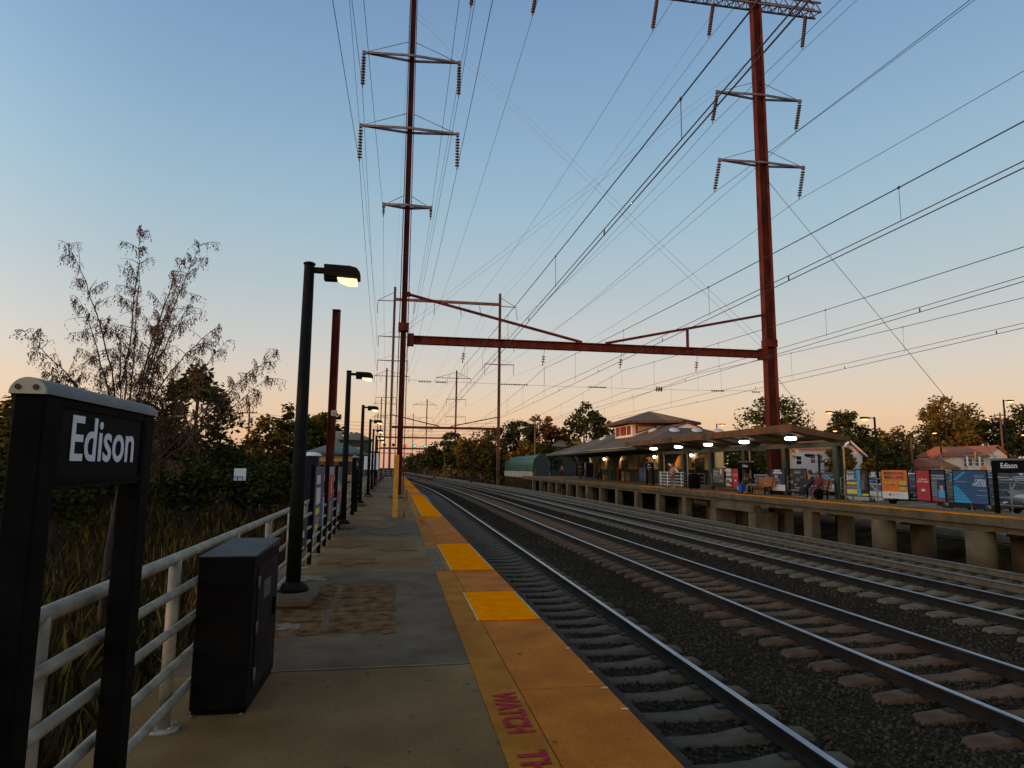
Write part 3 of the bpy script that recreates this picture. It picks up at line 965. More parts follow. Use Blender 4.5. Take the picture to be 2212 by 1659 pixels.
# lattice top beam with its suspended insulators
tb = MB()
for z in (29.3, 29.9):
    for sy in (-.3, .3):
        tb.bar((XL - 4.2, sy, z), (XR + 4.2, sy, z), .09, .09)
x = XL - 4.2
while x < XR + 3.9:
    for sy in (-.3, .3):
        tb.bar((x, sy, 29.3), (x + .35, sy, 29.9), .05, .05)
        tb.bar((x + .35, sy, 29.9), (x + .7, sy, 29.3), .05, .05)
    tb.bar((x, -.3, 29.3), (x + .35, .3, 29.3), .05, .05)
    tb.bar((x + .35, .3, 29.3), (x + .7, -.3, 29.3), .05, .05)
    x += .7
top = tb.build('lattice_beam', M['galv'], p1)
b = MB(); b.bar((XR + 4.0, 0, 30), (XR, 0, 31.6), .08, .08); b.bar((XL - 4.0, 0, 30), (XL, 0, 31.6), .08, .08); b.build('top_brace', M['galv'], p1)
TOPX = [-3.6, 3.35, 6.85, 14.0, 17.5, 23.55]
_sb, SLT = strings(13, .165, .125, core=.016)
STRT = _sb.mesh('insulator_string', M['insulator'])
for x in TOPX:
    hang(STRT, 'insulator_string', top, (x, 0, 29.25), .16 if x > 2 else 0)
CATX = [3.02, 7.25, 11.5, 15.85]
for x in CATX:
    hang(STR3, 'insulator', bm_, (x, 0, 7.76), .12)

# the second portal, paler, with a high cross beam
p2 = empty('catenary_portal', (0, PYT[1], 0), label='second portal down the line with a high orange lit cross beam', cat='portal')
L2, R2 = -2.25, 17.6
column(p2, L2, -1.6, 35.0, .50, .40, M['rust_far'], False)
column(p2, R2, -1.6, 34.8, .50, .40, M['rust_far'], False)
b = MB(); b.bx(L2, R2, -.2, .2, 32.35, 32.85); tb2 = b.build('top_beam', M['rust_far'], p2)
for x, e in ((L2, -1), (R2, 1)):
    b = MB(); b.bar((x, 0, 32.3), (x + e * 3.1, 0, 32.2), .14, .14); b.bar((x, 0, 34), (x + e * 3.1, 0, 32.25), .09, .09); b.build('side_arm', M['galv'], p2)
    hang(STRT, 'insulator_string', tb2, (x + e * 3.1, 0, 32.1), 0 if e < 0 else -.12)
for x, le in ((1.4, .06), (5.2, .06), (9.8, -.2), (13.6, -.2)):
    hang(STRT, 'insulator_string', tb2, (x, 0, 32.3), le)
for x, le in ((L2, 0), (R2, 0)):
    crossarm(p2, x, 25.5, 2.75, M['galv'], .95)
    crossarm(p2, x, 21.0, 2.75, M['galv'], .95)
b = MB(); b.bx(L2 + .2, R2 - .2, -.15, .15, 8.55, 9.0); b.build('beam', M['red_steel'], p2)
for a, c in (((L2 + .2, 0, 11.0), (6.6, 0, 9.05)), ((8.6, 0, 9.05), (R2 - .2, 0, 11.0))):
    b = MB(); b.bar(a, c, .14, .18); b.build('brace', M['red_steel'], p2)
for i in range(4):
    hang(STR3, 'insulator', p2, (CATX[i] + bend(120), 0, 8.55), 0)

# farther towers, in pairs; beyond the second portal
far = [(188, -5.1, 15.0, 29.8, 27.5, 21.3, 16.2), (292, -9.8, 10.3, 32.0, 29.4, 23.6, 18.4), (400, -15.2, 6.0, 34.2, 31.4, 25.5, 20.4)]
ordn = {188: 'third', 292: 'fourth', 400: 'fifth'}
for (y, xl, xr, zt, za, zb_, zc) in far:
    t = empty('catenary_portal', (0, y, 0), label='%s and smaller pair of T topped towers down the line' % ordn[y], cat='portal')
    for x in (xl, xr):
        column(t, x, -1.6, zt, .5, .4, M['rust_far'], False)
        b = MB()
        h0, h1 = (-3.5, 6.4) if x == xl else (-6.0, 4.2)
        b.bar((x + h0, 0, za), (x + h1, 0, za), .16, .16)
        b.bar((x + h0, 0, za), (x, 0, za + 1.7), .1, .1)
        b.bar((x + h1, 0, za), (x, 0, za + 1.7), .1, .1)
        for k_ in (.35, .68):
            b.bar((x + h0 * k_, 0, za), (x + h0 * k_, 0, za + 1.7 * (1 - k_)), .08, .08)
            b.bar((x + h1 * k_, 0, za), (x + h1 * k_, 0, za + 1.7 * (1 - k_)), .08, .08)
        c = b.build('top_arm', M['galv'], t)
        for q in (h0, h0 * .45, h1):
            hang(STR, 'insulator_string', c, (x + q, 0, za), 0)
        for z in (zb_, zc):
            crossarm(t, x, z, 2.8, M['galv'], .6)
    b = MB(); b.bx(xl, xr, -.15, .15, 9.7, 10.2); b.build('beam', M['rust_far'], t)

# signal bridge on the fourth pair
def signal(x, y, z, lit, label):
    s = empty('railway_signal', (x, y, z), label=label, cat='signal')
    b = MB(); b.bx(-.12, .12, -.1, .1, -.9, 0); b.build('mast', M['black'], s)
    b = MB(); b.lathe([(.62, .0), (.66, .06), (.62, .12)], (0, 0, .65), 18, axis='Y'); b.build('disc', M['black'], s)
    b = MB(); b.lathe([(.40, -.02), (.42, -.20), (.40, -.20), (.001, -.10)], (0, 0, .65), 14, axis='Y'); b.build('hood', M['black'], s)
    if lit:
        b = MB(); b.lathe([(.001, -.30), (.28, -.27), (.36, -.21)], (0, 0, .65), 14, axis='Y')
        b.build('lens', mat('signal_' + lit, (.02, .02, .02), .3, emit={'green': (.05, 1.0, .55), 'red': (1.0, .03, .05)}[lit], estr=3.0), s)


YB = 285
b = MB()
b.bx(-11.5, 13.0, -.2, .2, 9.2, 9.6); b.bx(-11.5, -11.1, -.2, .2, -1.6, 9.2); b.bx(12.6, 13.0, -.2, .2, -1.6, 9.2)
sgb = empty('signal_bridge', (0, YB, 0), label='dark gantry carrying the green and red signals far down line', cat='gantry')
b.build('frame', M['red_steel'], sgb)
b = MB()
for i in range(18):
    b.tube([(-4 + i, -.15, 9.6), (-4 + i, -.15, 10.7)], .025, 4)
b.tube([(-4, -.15, 10.7), (13, -.15, 10.7)], .025, 4)
b.build('handrail', M['galv'], sgb)
signal(-7.6, YB - .6, 10.3, None, 'unlit round signal on the gantry left of the unlit pair')
signal(-3.9, YB - .6, 10.4, None, 'unlit round signal on the gantry left of the tower')
signal(1.0, YB - .6, 10.0, 'red', 'red lit signal on the far gantry')
signal(5.2, YB - .6, 10.1, 'green', 'left of two green lit signals on the far gantry')
signal(9.6, YB - .6, 10.0, 'green', 'right of two green lit signals on the far gantry')


# ---------------------------------------------------------------- wires
def span(a, c, sag, n=14):
    a, c = Vector(a), Vector(c)
    return [tuple(a.lerp(c, i / n) - Vector((0, 0, sag * 4 * (i / n) * (1 - i / n)))) for i in range(n + 1)]


def wire(pts, r, label, group, name='power_line'):
    b = MB(); b.tube(pts, r, 5, smooth=True)
    return b.build(name, M['wire'], label=label, cat='wire', group=group)


P0 = -60
def run(nodes, sag, r, label, group):
    pts = []
    for a, c in zip(nodes[:-1], nodes[1:]):
        s_ = span(a, c, sag * ((c[1] - a[1]) / 85.0) ** 2)
        pts += s_ if not pts else s_[1:]
    wire(pts, r, label, group)


zs = SLEN + .12
WG = 'high power lines strung from tower to tower'
def line(x1, z1, x2, z2, x3, z3, x4, z4, r, lb):
    run([(x1 + (.0 if x1 < 10 else .4), P0, z1 - .3), (x1, PYT[0], z1), (x2, PYT[1], z2), (x3, PYT[2], z3), (x4, PYT[3], z4)], 1.3, r, lb, WG)


for e in (-1, 1):
    for k_, (z1, z2, z3, z4) in enumerate(((23.5, 25.5, 27.5, 29.4), (19.35, 21.0, 21.3, 23.6))):
        lb = 'thin dark power line under the %s arms of the left towers on their %s' % (('upper', 'lower')[k_], 'left' if e < 0 else 'right')
        line(XL + e * 2.55, z1 - zs, L2 + e * 2.75, z2 - zs, -5.1 + e * 2.8, z3 - zs, -9.8 + e * 2.8, z4 - zs, .013, lb)
        lb = 'thin dark power line under the %s arms of the right towers on their %s' % (('upper', 'lower')[k_], 'left' if e < 0 else 'right')
        line(XR + e * 2.65 - .36, z1 - zs, R2 + e * 2.75, z2 - zs, 15.0 + e * 2.8, z3 - zs, 10.3 + e * 2.8, z4 - zs, .013, lb)
    line(XL + e * 1.22, 15.1 - SLS, L2 + e * 1.2, 17.0, -5.1 + e * 1.2, 17.2, -9.8 + e, 18.5, .008, 'fine wire under the small lowest arm of the left towers on its %s' % ('left' if e < 0 else 'right'))
for i, (x1, x2, x3, x4) in enumerate(zip(TOPX, (L2 - 3.1, 1.3, 5.1, 10.2, 14.0, R2 + 3.3), (-8.6, -2, 1.4, 9.1, 12.2, 19.2), (-13.2, -6.0, -3.2, 4.3, 7.4, 14.3))):
    line(x1 - (.35 if x1 > 2 else 0), 29.25 - SLT, x2, 32.2 - SLT, x3, 27.4, x4, 29.3, .013, 'thin dark power line hung from the topmost beam, %s from the left' % ('first', 'second', 'third', 'fourth', 'fifth', 'sixth')[i])
for x1, x2, x3, x4 in ((XL - .1, L2, -5.1, -9.8), (XR + .1, R2, 15.0, 10.3)):
    line(x1, 32.9, x2, 34.9, x3, 29.9, x4, 32, .008, 'fine ground wire along the tower tops on the %s' % ('left' if x1 < 5 else 'right'))

# overhead line over each track: messenger, auxiliary and contact wire with droppers
for i in range(4):
    tx = TRACKS[i][0]
    ct = empty('overhead_line', (0, 0, 0), label='contact wire with droppers over the %s' % ('track nearest the near platform', 'second track', 'third track', 'track beside the far platform')[i], cat='overhead line')
    def cx(y):
        k_ = min(1, max(0, (33 - abs(y - 33)) / 33)) if y > 0 else 0
        return tx + bend(y) + (CATX[i] - tx) * k_ + (.0 if i < 3 else 0)
    def mz(y):
        lo_, hi_, z0_, z1_ = (-60, 33, 6.75, 6.75) if y < 33 else ((33, 120, 6.75, 7.55) if y < 120 else (120, 188, 7.55, 8.0))
        u = (y - lo_) / (hi_ - lo_)
        return z0_ + (z1_ - z0_) * u - 1.22 * ((hi_ - lo_) / 93) ** 2 * 4 * u * (1 - u)
    cz = lambda y: 5.18 + .007 * max(0, y - 33)
    YS = [-60 + 3.1 * k_ for k_ in range(80)]
    YS = [y for y in YS if y < 188]
    b = MB(); b.tube([(cx(y), y, mz(y)) for y in YS], .0095, 5); b.build('messenger_wire', M['wire'], ct)
    b = MB(); b.tube([(cx(y), y, cz(y) + .08 + .30 * (max(0, 1 - abs(y - 33) / 30) ** 2 if abs(y - 33) < 30 else 0)) for y in YS], .008, 5); b.build('auxiliary_wire', M['wire'], ct)
    b = MB(); b.tube([(cx(y), y, cz(y)) for y in YS], .009, 5); b.build('contact_wire', M['wire'], ct)
    for k_ in range(24):
        y = -12 + k_ * 6.2 + i * 1.7
        b = MB(); b.tube([(cx(y), y, mz(y)), (cx(y), y, cz(y) + .08)], .005, 4); b.box(cx(y), y, mz(y), .02, .04, .035); b.build('dropper', M['wire'], ct)
        y2 = y + 2.9
        b = MB(); b.box(cx(y2), y2, cz(y2) + .04, .014, .03, .10); b.build('clip', M['wire'], ct)
    b = MB(); b.tube([(CATX[i], 33, 7.76 - SL3), (CATX[i], 33, 5.85)], .005, 4); b.build('hanger', M['wire'], ct)

# cross span with its section insulators, cross guys and anchor guys
cs = empty('cross_span_wire', (0, 33, 0), label='horizontal wire with small insulators strung across under nearest portal', cat='wire')
b = MB(); b.tube([(XL + .2, 0, 5.90), (5, 0, 5.83), (10, 0, 5.80), (15, 0, 5.82), (XR - .3, 0, 5.90)], .007, 5); b.build('wire', M['wire'], cs)
for x0, n_, r_, mt in ((.7, 5, .045, 'insulator'), (1.6, 4, .05, 'insulator'), (4.8, 8, .045, 'insulator'), (5.6, 6, .05, 'insulator'), (9.6, 8, .05, 'insulator'), (13.4, 3, .15, 'insulator_red'), (16.6, 6, .06, 'insulator_red'), (19.0, 4, .05, 'insulator_red')):
    b = MB()
    pr = [(.012, 0)]
    for k_ in range(n_):
        pr += [(.015, k_ * .13 + .02), (r_, k_ * .13 + .06), (.015, k_ * .13 + .10)]
    b.lathe(pr + [(.012, n_ * .13)], (x0, 0, 5.83), 8, axis='X')
    b.build('insulator', M[mt], cs)
for (a, c, lb) in (((XL + .2, 33, 26.2), (XR - .3, 33.1, 8.75), 'upper of two thin pale guys from the left tower down to right tower'), ((XL + .2, 33, 25.85), (XR - .3, 33.2, 8.35), 'lower of two thin pale guys from the left tower down to right tower'),
                   ((XR - .3, 32.9, 25.9), (XL + .25, 32.8, 8.75), 'upper of two thin pale guys from the right tower down to left tower'), ((XR - .3, 32.9, 25.5), (XL + .25, 32.7, 8.45), 'lower of two thin pale guys from the right tower down to left tower')):
    b = MB(); b.tube([a, c], .007, 5); b.build('guy_wire', mat('pale_guy', (.30, .24, .22), .6), label=lb, cat='wire')
b = MB(); b.tube([(XR + .3, 33, 18.3), (38.2, 33, -2.1)], .016, 6); b.build('guy_wire', M['galv'], label='long anchor guy slanting right from the tall right tower', cat='wire')
b = MB(); b.tube([(XR + .3, 33, 6.8), (27.6, 33, -2.1)], .014, 6); b.build('guy_wire', M['galv'], label='short anchor guy low on the tall right tower', cat='wire')

# ---------------------------------------------------------------- far side: embankment, parking lot
em = MB()
for y0, y1 in ((-20, 30), (30, 75), (75, 130)):
    em.poly([(17.6, y0, -1.62), (19.6, y0, -1.70), (19.6, y1, -1.70), (17.6, y1, -1.62)])
    em.poly([(19.6, y0, -1.70), (21.9, y0, -.93), (21.9, y1, -.93), (19.6, y1, -1.70)])
em.build('embankment', M['soil'], kind='structure')
LOT = lambda x: -.86 + .022 * max(0, x - 30)
b = MB(); b.poly([(21.9, -20, -.86), (30, -20, -.86), (30, 130, -.86), (21.9, 130, -.86)]); b.poly([(30, -20, -.86), (130, -20, LOT(130)), (130, 130, LOT(130)), (30, 130, -.86)]); b.build('parking_lot', M['asphalt'], kind='structure')
b = MB(); b.bx(21.7, 21.9, -20, 48, -1.1, -.74, ch=.02); b.build('kerb', mat('pale_kerb', (.26, .20, .14), .9, spec=0), kind='structure')
ln = MB()
for x in (34.0, 46.0, 58.0):
    for i in range(30):
        ln.poly([(x, -12 + i * 2.75, LOT(x) + .005), (x + 5, -12 + i * 2.75, LOT(x + 5) + .005), (x + 5, -11.9 + i * 2.75, LOT(x + 5) + .005), (x, -11.9 + i * 2.75, LOT(x) + .005)])
ln.build('bay_lines', M['white'], kind='structure')
cb = empty('cable_barrier', (20.6, 0, 0), label='low post and cable barrier behind the far platform piers', cat='barrier')
for i in range(14):
    y = 13 + i * 2.6
    b = MB(); b.tube([(0, y, -1.4), (0, y, -.55)], .045, 6); b.build('post', M['black'], cb)
for z in (-.62, -.78, -.94):
    b = MB(); b.tube([(0, 12, z), (0, 50, z)], .014, 5); b.build('cable', M['galv'], cb)

# ---------------------------------------------------------------- far platform
fpz = FPZ
fp = empty('platform', (0, 0, 0), kind='structure')
FE, FB = 17.3, 19.75
jy = [8 + 4.3 * i for i in range(21)]
for i in range(len(jy) - 1):
    a, c = jy[i] + .008, jy[i + 1] - .008
    z = fpz((a + c) / 2)
    wide = a > 46
    b = MB(); b.bx(FE + .62, 26.0 if wide else FB, a, c, z - .26, z); b.build('floor_slab', M['concrete'], fp)
    b = MB(); b.bx(FE, FE + .615, a, c, z - .26, z + .004); b.build('edge_slab', M['slab_edge'], fp)
    b = MB(); b.bx(FE + .05, FE + .60, a, c, z + .0045, z + .014); b.build('tactile_strip', M['tactile'] if i in (3, 4, 5, 8, 2) else M['yellow_worn'], fp)
    b = MB(); b.bx(FE + .12, FE + .45, a - .015, c + .015, z - .45, z - .262); b.build('edge_beam', M['slab_edge'], fp)
    b = MB(); b.bx(FE + .9, (25.8 if wide else FB - .2), a + .4, a + .75, z - .62, z - .263); b.build('cross_beam', M['pier'], fp)
for y in (30.6, ):
    b = MB(); b.bx(FE + .02, FE + .4, y - .3, y + 4.3, fpz(y) - .80, fpz(y) - .452); b.build('girder', M['pier'], fp)
PRY = [13.4, 17.7, 21.8, 26.1, 30.6, 34.8, 38.7, 42.9, 47.2, 51.7, 56.2, 60.5, 64, 68, 72.9, 77, 81.8, 86.5]
for i, y in enumerate(PRY):
    z1 = fpz(y) - .453
    for j, x in enumerate((17.62, 19.25)):
        b = MB()
        if i < 3:
            b.lathe([(.40, -1.75), (.40, z1)], (x, y, 0), 18)
        elif y in (30.6, 34.8) and j == 0:
            b.bx(x - .25, x + .95, y - .35, y + .35, -1.75, z1 - .36, ch=.02)
        else:
            b.bx(x - .22, x + .22, y - .28, y + .28, -1.75, z1, ch=.02)
        b.build('pier', M['pier'], fp)

# railing at its back
fr = empty('platform_railing', (0, 0, 0), label='weathered pipe railing at the back of the far platform', cat='railing')
FRX = 19.48
secs = [(13.0, 26.6), (27.5, 30.7), (31.7, 34.7), (35.7, 39.0), (40.0, 43.3), (44.2, 47.6)]
pm = MB(); pm.tube([(0, 0, 0), (0, 0, 1.0)], .026, 8); pm.lathe([(.06, 0), (.06, .02), (.03, .03)], n=8)
ppm = pm.mesh('post', mat('weathered_pipe', (.21, .18, .13), .6, var=.25, scale=10))
pmat = ppm.materials[0]
for a, c in secs:
    n = max(1, round((c - a) / 1.5))
    for k_ in range(n):
        y = a + (c - a) * (k_ + .5) / n
        inst(ppm, 'post', fr, (FRX, y, fpz(y)))
    for h in (.99, .74, .5, .26):
        b = MB(); b.tube([(FRX, a, fpz(a) + h), (FRX, c, fpz(c) + h)], .022, 7); b.build('rail', pmat, fr)
    b = MB()
    for y in (a, c):
        b.tube([(FRX, y, fpz(y) + .24), (FRX, y, fpz(y) + 1.0)], .022, 7)
    b.build('end_bar', pmat, fr)

# ---------------------------------------------------------------- posters on the far railing
TX = (PI / 2, 0, -PI / 2)
def poster(y0, y1, label, base, areas, words=(), z0=.24, z1=1.36):
    """areas: (u0,u1,v0,v1,material), u to the right as seen from the tracks; words: (text,u,v,size,material,sx)"""
    yc, h = (y0 + y1) / 2, (y1 - y0) / 2
    a = empty('advertising_poster', (19.38, yc, fpz(yc)), label=label, cat='poster', group='posters on the far railing')
    b = MB()
    b.bx(-.02, .02, -h, h, z0 - .02, z0); b.bx(-.02, .02, -h, h, z1, z1 + .03)
    b.bx(-.02, .02, -h, -h + .025, z0, z1); b.bx(-.02, .02, h - .025, h, z0, z1)
    b.build('frame', M['black'], a)
    b = MB(); b.bx(-.008, .012, -h + .026, h - .026, z0 + .001, z1 - .001); b.build('sheet', base, a)
    H = z1 - z0
    for i, (u0, u1, v0, v1, mt) in enumerate(areas):
        b = MB(); b.bx(-.0095 - i * .0007, -.0085 - i * .0007, h - 2 * h * u1, h - 2 * h * u0, z0 + H * v0, z0 + H * v1); b.build('printed_area', mt, a)
    for (s_, u, v, sz, mt, sx) in words:
        text('lettering', s_, sz, mt, a, (-.014 - len(areas) * .0007, h - 2 * h * u, z0 + H * v), TX, sx=sx, bold=.002 * sz / .2, ext=.0006)
    return a


poster(24.68, 26.12, 'grey and blue job poster reading $60K on far railing', P['grey'],
       [(.50, .66, 0, 1, P['sky']), (.66, 1, .1, 1, P['black']), (.72, .86, .55, .85, P['brown']), (.62, .82, .25, .6, P['grey']), (.06, .5, .44, .52, P['yellow']), (.03, .6, .31, .38, P['pink']), (.04, .5, .07, .25, P['yellow']), (.12, .30, .12, .20, P['white']), (.72, .98, .03, .10, P['yellow'])],
       [('Started at', .25, .90, .135, M['letter'], .75), ('$60K.', .255, .70, .31, M['letter'], .75)])
poster(22.5, 23.95, 'orange Morristown Medical Center poster on far railing', P['orange'],
       [(0, 1, 0, .24, P['white']), (.68, .92, .30, .62, P['gold']), (.66, .96, .42, .48, P['violet']), (.08, .60, .545, .575, P['gold']), (.28, .52, .46, .49, P['brown']), (.28, .35, .09, .18, P['red']), (.38, .70, .15, .16, P['grey']), (.36, .70, .09, .10, P['grey'])],
       [('MORRISTOWN', .5, .875, .17, P['navy'], .92), ('MEDICAL CENTER', .5, .735, .17, P['navy'], .74)])
poster(21.42, 22.12, 'plain red poster with small white writing left of the blue figure poster', P['red'], [(.38, .62, .30, .38, P['white']), (.42, .58, .26, .30, P['navy'])],
       [('BUYING OR', .5, .70, .085, M['letter'], .9), ('SELLING A HOME?', .5, .62, .085, M['letter'], .8)])
poster(20.74, 21.4, 'narrow dark blue poster with figure in pale blue shirt', P['grey'],
       [(0, 1, .8, 1, P['navy']), (.02, .95, .72, .86, P['pale']), (.45, 1, .1, .70, P['navy']), (.50, .92, .12, .36, P['sky']), (.60, .84, .36, .52, P['skin']), (.04, 1, 0, .07, P['red'])] + [(.06, .40, .18 + i * .08, .20 + i * .08, P['pale']) for i in range(6)],
       [('MOON LIGHT', .5, .79, .11, P['navy'], .85)])
oc = poster(19.0, 20.42, 'dark blue open house poster with bright blue steps pattern', P['teal'], [(.72, .97, .40, .415, P['pale']), (.66, .97, .25, .265, P['pale']), (.70, .97, .18, .19, P['cyan']), (.78, .97, .06, .07, P['cyan']), (.10, .40, .655, .672, P['pale'])],
            [('KEAN', .78, .83, .13, P['pale'], 1.1), ('OPEN', .80, .69, .17, M['letter'], .95), ('HOUSE', .77, .58, .17, M['letter'], .95)])
b = MB()
for i in range(7):                    # the bright zig-zag steps on the left side of the sheet
    v0 = .02 + i * .095 * (1 - i * .03)
    u1 = .52 - i * .06
    z = .24 + 1.12 * v0
    hh = .085 - i * .006
    b.prism([(.71 - .02, z), (.71 - 1.42 * u1, z), (.71 - 1.42 * (u1 - .045), z + hh), (.71 - .02, z + hh)], 'X', -.0150, -.0142)
for i in range(7):
    z = .24 + 1.12 * (.72 + i * .036)
    b.prism([(.71 - 1.42 * (.02 + i * .045), z), (.71 - 1.42 * (.14 + i * .04), z), (.71 - 1.42 * (.17 + i * .04), z + .033), (.71 - 1.42 * (.05 + i * .045), z + .033)], 'X', -.0150, -.0142)
b.build('steps_print', P['cyan'], oc)
poster(30.72, 32.15, 'black poster with pale bottle above a white band on far railing', P['navy'],
       [(0, 1, 0, .28, P['white']), (.32, .52, .24, .72, P['pale']), (.40, .52, .30, .44, P['red']), (.56, .68, .30, .58, P['grey']), (.30, .70, .88, .96, P['white']), (.22, .80, .78, .86, P['white']), (.36, .60, .2, .22, P['grey'])])
poster(28.92, 30.32, 'black poster with scattered grey pictures behind wooden bench', P['black'],
       [(.25, .66, .80, .95, P['grey']), (.30, .6, .82, .86, P['pale']), (.02, .2, .66, .82, P['brown']), (.36, .58, .46, .62, P['grey']), (.62, .82, .62, .7, P['grey']), (.86, 1, .6, .95, P['brown']), (.05, .2, .36, .5, P['pink']), (.28, .38, .28, .36, P['pale']), (.28, .66, .17, .20, P['pale']), (.02, .8, .06, .09, P['pale'])])
poster(37.15, 38.62, 'dark grey poster with white lines and knife shape', P['grey'],
       [(.04, .52, .80, .86, P['pale']), (.04, .32, .70, .75, P['pale']), (.04, .42, .60, .65, P['pale']), (.66, .78, .72, .96, P['white']), (.62, .82, .62, .66, P['pale']), (.60, .84, .30, .34, P['gold']), (.66, .80, .44, .56, P['brown']), (.76, .98, .05, .10, P['pale']), (0, 1, 0, .22, P['black'])])
poster(36.22, 36.93, 'narrow white poster with food pictures and red foot', P['white'], [(.08, .92, .48, .62, P['grey']), (.1, .6, .2, .4, P['brown']), (.55, .95, .14, .3, P['brown']), (.1, .9, .72, .84, P['pale']), (0, 1, 0, .1, P['red'])])
poster(35.45, 36.2, 'narrow red poster right of the white food poster', P['red'], [(.38, .64, .34, .42, P['white']), (.1, .9, .62, .68, P['pale']), (.2, .8, .70, .73, P['pale'])])

# station signs of the far platform
name_sign(19.1, 17.25, 18.5, 0, 1.70, 1.30, 'black Edison sign at the right edge on the far platform', tsize=.235, tsx=.95, face=-1, zf=fpz(18), tz=1.53)
name_sign(19.3, 33.7, 35.15, 0, 1.72, 1.30, 'black Edison sign behind the seated person in black', tsize=.235, tsx=.95, face=-1, zf=fpz(34), tz=1.52)
ds = name_sign(19.0, 47.6, 49.0, 0, 1.75, 1.08, 'black two line Edison sign left of the person in pink', tsize=.2, tsx=.9, face=-1, zf=fpz(48), tz=1.58)
b = MB(); b.bx(-.057, -.0545, -.45, .45, 1.34, 1.41); b.bx(-.057, -.0545, -.12, .12, 1.16, 1.22); b.build('small_print', P['pale'], ds)

# ---------------------------------------------------------------- canopy over the far platform
cp = empty('platform_canopy', (0, 0, 0), label='long low canopy with green posts over the far platform', cat='canopy')
CY0, CY1, CX0, CX1 = 26.6, 48.75, 17.2, 20.0
b = MB()
b.v += [(CX0, CY0, 3.55), (CX0, CY1, 3.60), (CX1, CY1, 3.12), (CX1, CY0, 3.07), (CX0, CY0, 3.46), (CX0, CY1, 3.51), (CX1, CY1, 3.03), (CX1, CY0, 2.98)]
for f in ((0, 3, 2, 1), (4, 5, 6, 7), (0, 1, 5, 4), (1, 2, 6, 5), (2, 3, 7, 6), (3, 0, 4, 7)):
    b.face(f)
b.build('roof', M['shingle'], cp)
b = MB(); b.bx(CX0 - .05, CX0 - .002, CY0 - .05, CY1, 3.26, 3.60); b.build('front_fascia', M['fascia'], cp)
b = MB(); b.prism([(CX0 - .001, 3.56), (CX1 + .05, 3.08), (CX1 + .05, 2.84), (CX0 - .001, 3.26)], 'Y', CY0 - .05, CY0 - .002); b.build('end_fascia', M['fascia'], cp)
for i in range(7):
    y = 27.1 + i * 3.45
    b = MB()
    b.prism([(CX0 + .05, 3.44), (CX1 - .02, 2.96), (CX1 - .02, 2.74), (CX0 + .05, 3.30)], 'Y', y - .08, y + .08)
    b.build('rafter', M['green_steel'], cp)
b = MB(); b.bx(19.62, 19.86, CY0 + .1, CY1, 2.66, 2.90); b.build('header_beam', M['green_steel'], cp)
for y in (27.1, 31.2, 35.3, 39.5, 43.7, 47.9):
    b = MB(); hcol(b, 19.75, y, fpz(y), 2.66, .28, .30, .03); b.build('post', M['green_steel'], cp)
    b = MB(); b.bx(19.55, 19.95, y - .2, y + .2, fpz(y), fpz(y) + .03); b.build('foot', M['green_steel'], cp)
    b = MB(); b.tube([(19.93, y - .2, fpz(y)), (19.93, y - .2, 2.5), (19.75, y - .25, 2.9)], .04, 7); b.build('downpipe', M['cream'], cp)
for i, y in enumerate((28.75, 33.1, 37.4, 41.75, 46.2)):
    l_ = empty('canopy_light', (18.5, y, 2.97), label='bright oval light under the canopy, %s from its right end' % ('first', 'second', 'third', 'fourth', 'fifth')[i], cat='light', group='lights under the canopy')
    b = MB(); b.lathe([(.10, .0), (.24, .02), (.28, .10), (.24, .16)], n=16); b.build('bowl', M['glow'], l_)
    b = MB(); b.lathe([(.25, .161), (.25, .19), (.05, .20), (.05, .30)], n=16); b.build('housing', M['green_steel'], l_)

# ---------------------------------------------------------------- station building
sb = empty('station_building', (0, 0, 0), label='cream station building with big hip roof and raised clerestory', cat='building')
WX, WY0, WY1 = 24.6, 48.3, 84.0
zb0 = fpz(60)
b = MB(); b.bx(WX + .06, 25.2, WY0, WY1, zb0 - 1, 1.5); b.bx(25.21, 29.0, 56.5, WY1, zb0 - 1, 1.5); b.build('green_lower_wall', M['green_wall'], sb)
b = MB(); b.bx(WX, 25.2, WY0 + .05, WY1 - .05, 1.502, 3.2); b.bx(25.21, 29.0, 56.5, WY1 - .05, 1.502, 3.2); b.build('cream_upper_wall', M['cream'], sb)
b = MB(); b.bx(WX - .03, WX - .002, WY0, WY1, 1.46, 1.54); b.build('dado_rail', M['green_steel'], sb)
def wall_item(y0, y1, z0, z1, name, mt, frame=M['maroon'], d=.05):
    b = MB(); b.bx(WX - d, WX - .003, y0, y1, z0, z1); o = b.build(name, mt, sb)
    f = MB(); t_ = .09
    f.bx(WX - d - .03, WX - d - .001, y0 - t_, y0, z0, z1); f.bx(WX - d - .03, WX - d - .001, y1, y1 + t_, z0, z1); f.bx(WX - d - .03, WX - d - .001, y0 - t_, y1 + t_, z1 + .001, z1 + t_)
    f.build('frame', frame, o)
    return o
wall_item(50.5, 52.0, zb0, 2.42, 'door', M['glass'])
wall_item(53.6, 54.2, zb0, 2.42, 'door', M['maroon'])
wall_item(56.5, 59.3, 1.48, 2.45, 'window', M['glass'], M['black'])
wall_item(48.45, 49.0, 1.55, 2.4, 'window', M['glass_pale'], M['black'])
wall_item(74.4, 76.0, zb0, 2.5, 'door', M['green_wall'], M['green_wall'])
wall_item(68.9, 70.8, zb0, 2.5, 'door', M['green_wall'], M['green_wall'])
wall_item(79.0, 80.2, zb0, 2.4, 'door', M['maroon'])
wall_item(63.0, 65.2, 1.55, 2.45, 'window', M['glass'], M['green_steel'])
b = MB(); b.bx(WX - .12, WX - .004, 71.9, 73.3, zb0, 3.34); b.build('pilaster', M['maroon'], sb)
b = MB(); b.bx(WX - .03, WX - .004, 52.4, 52.75, 1.75, 2.15); b.build('picture', M['black'], sb)
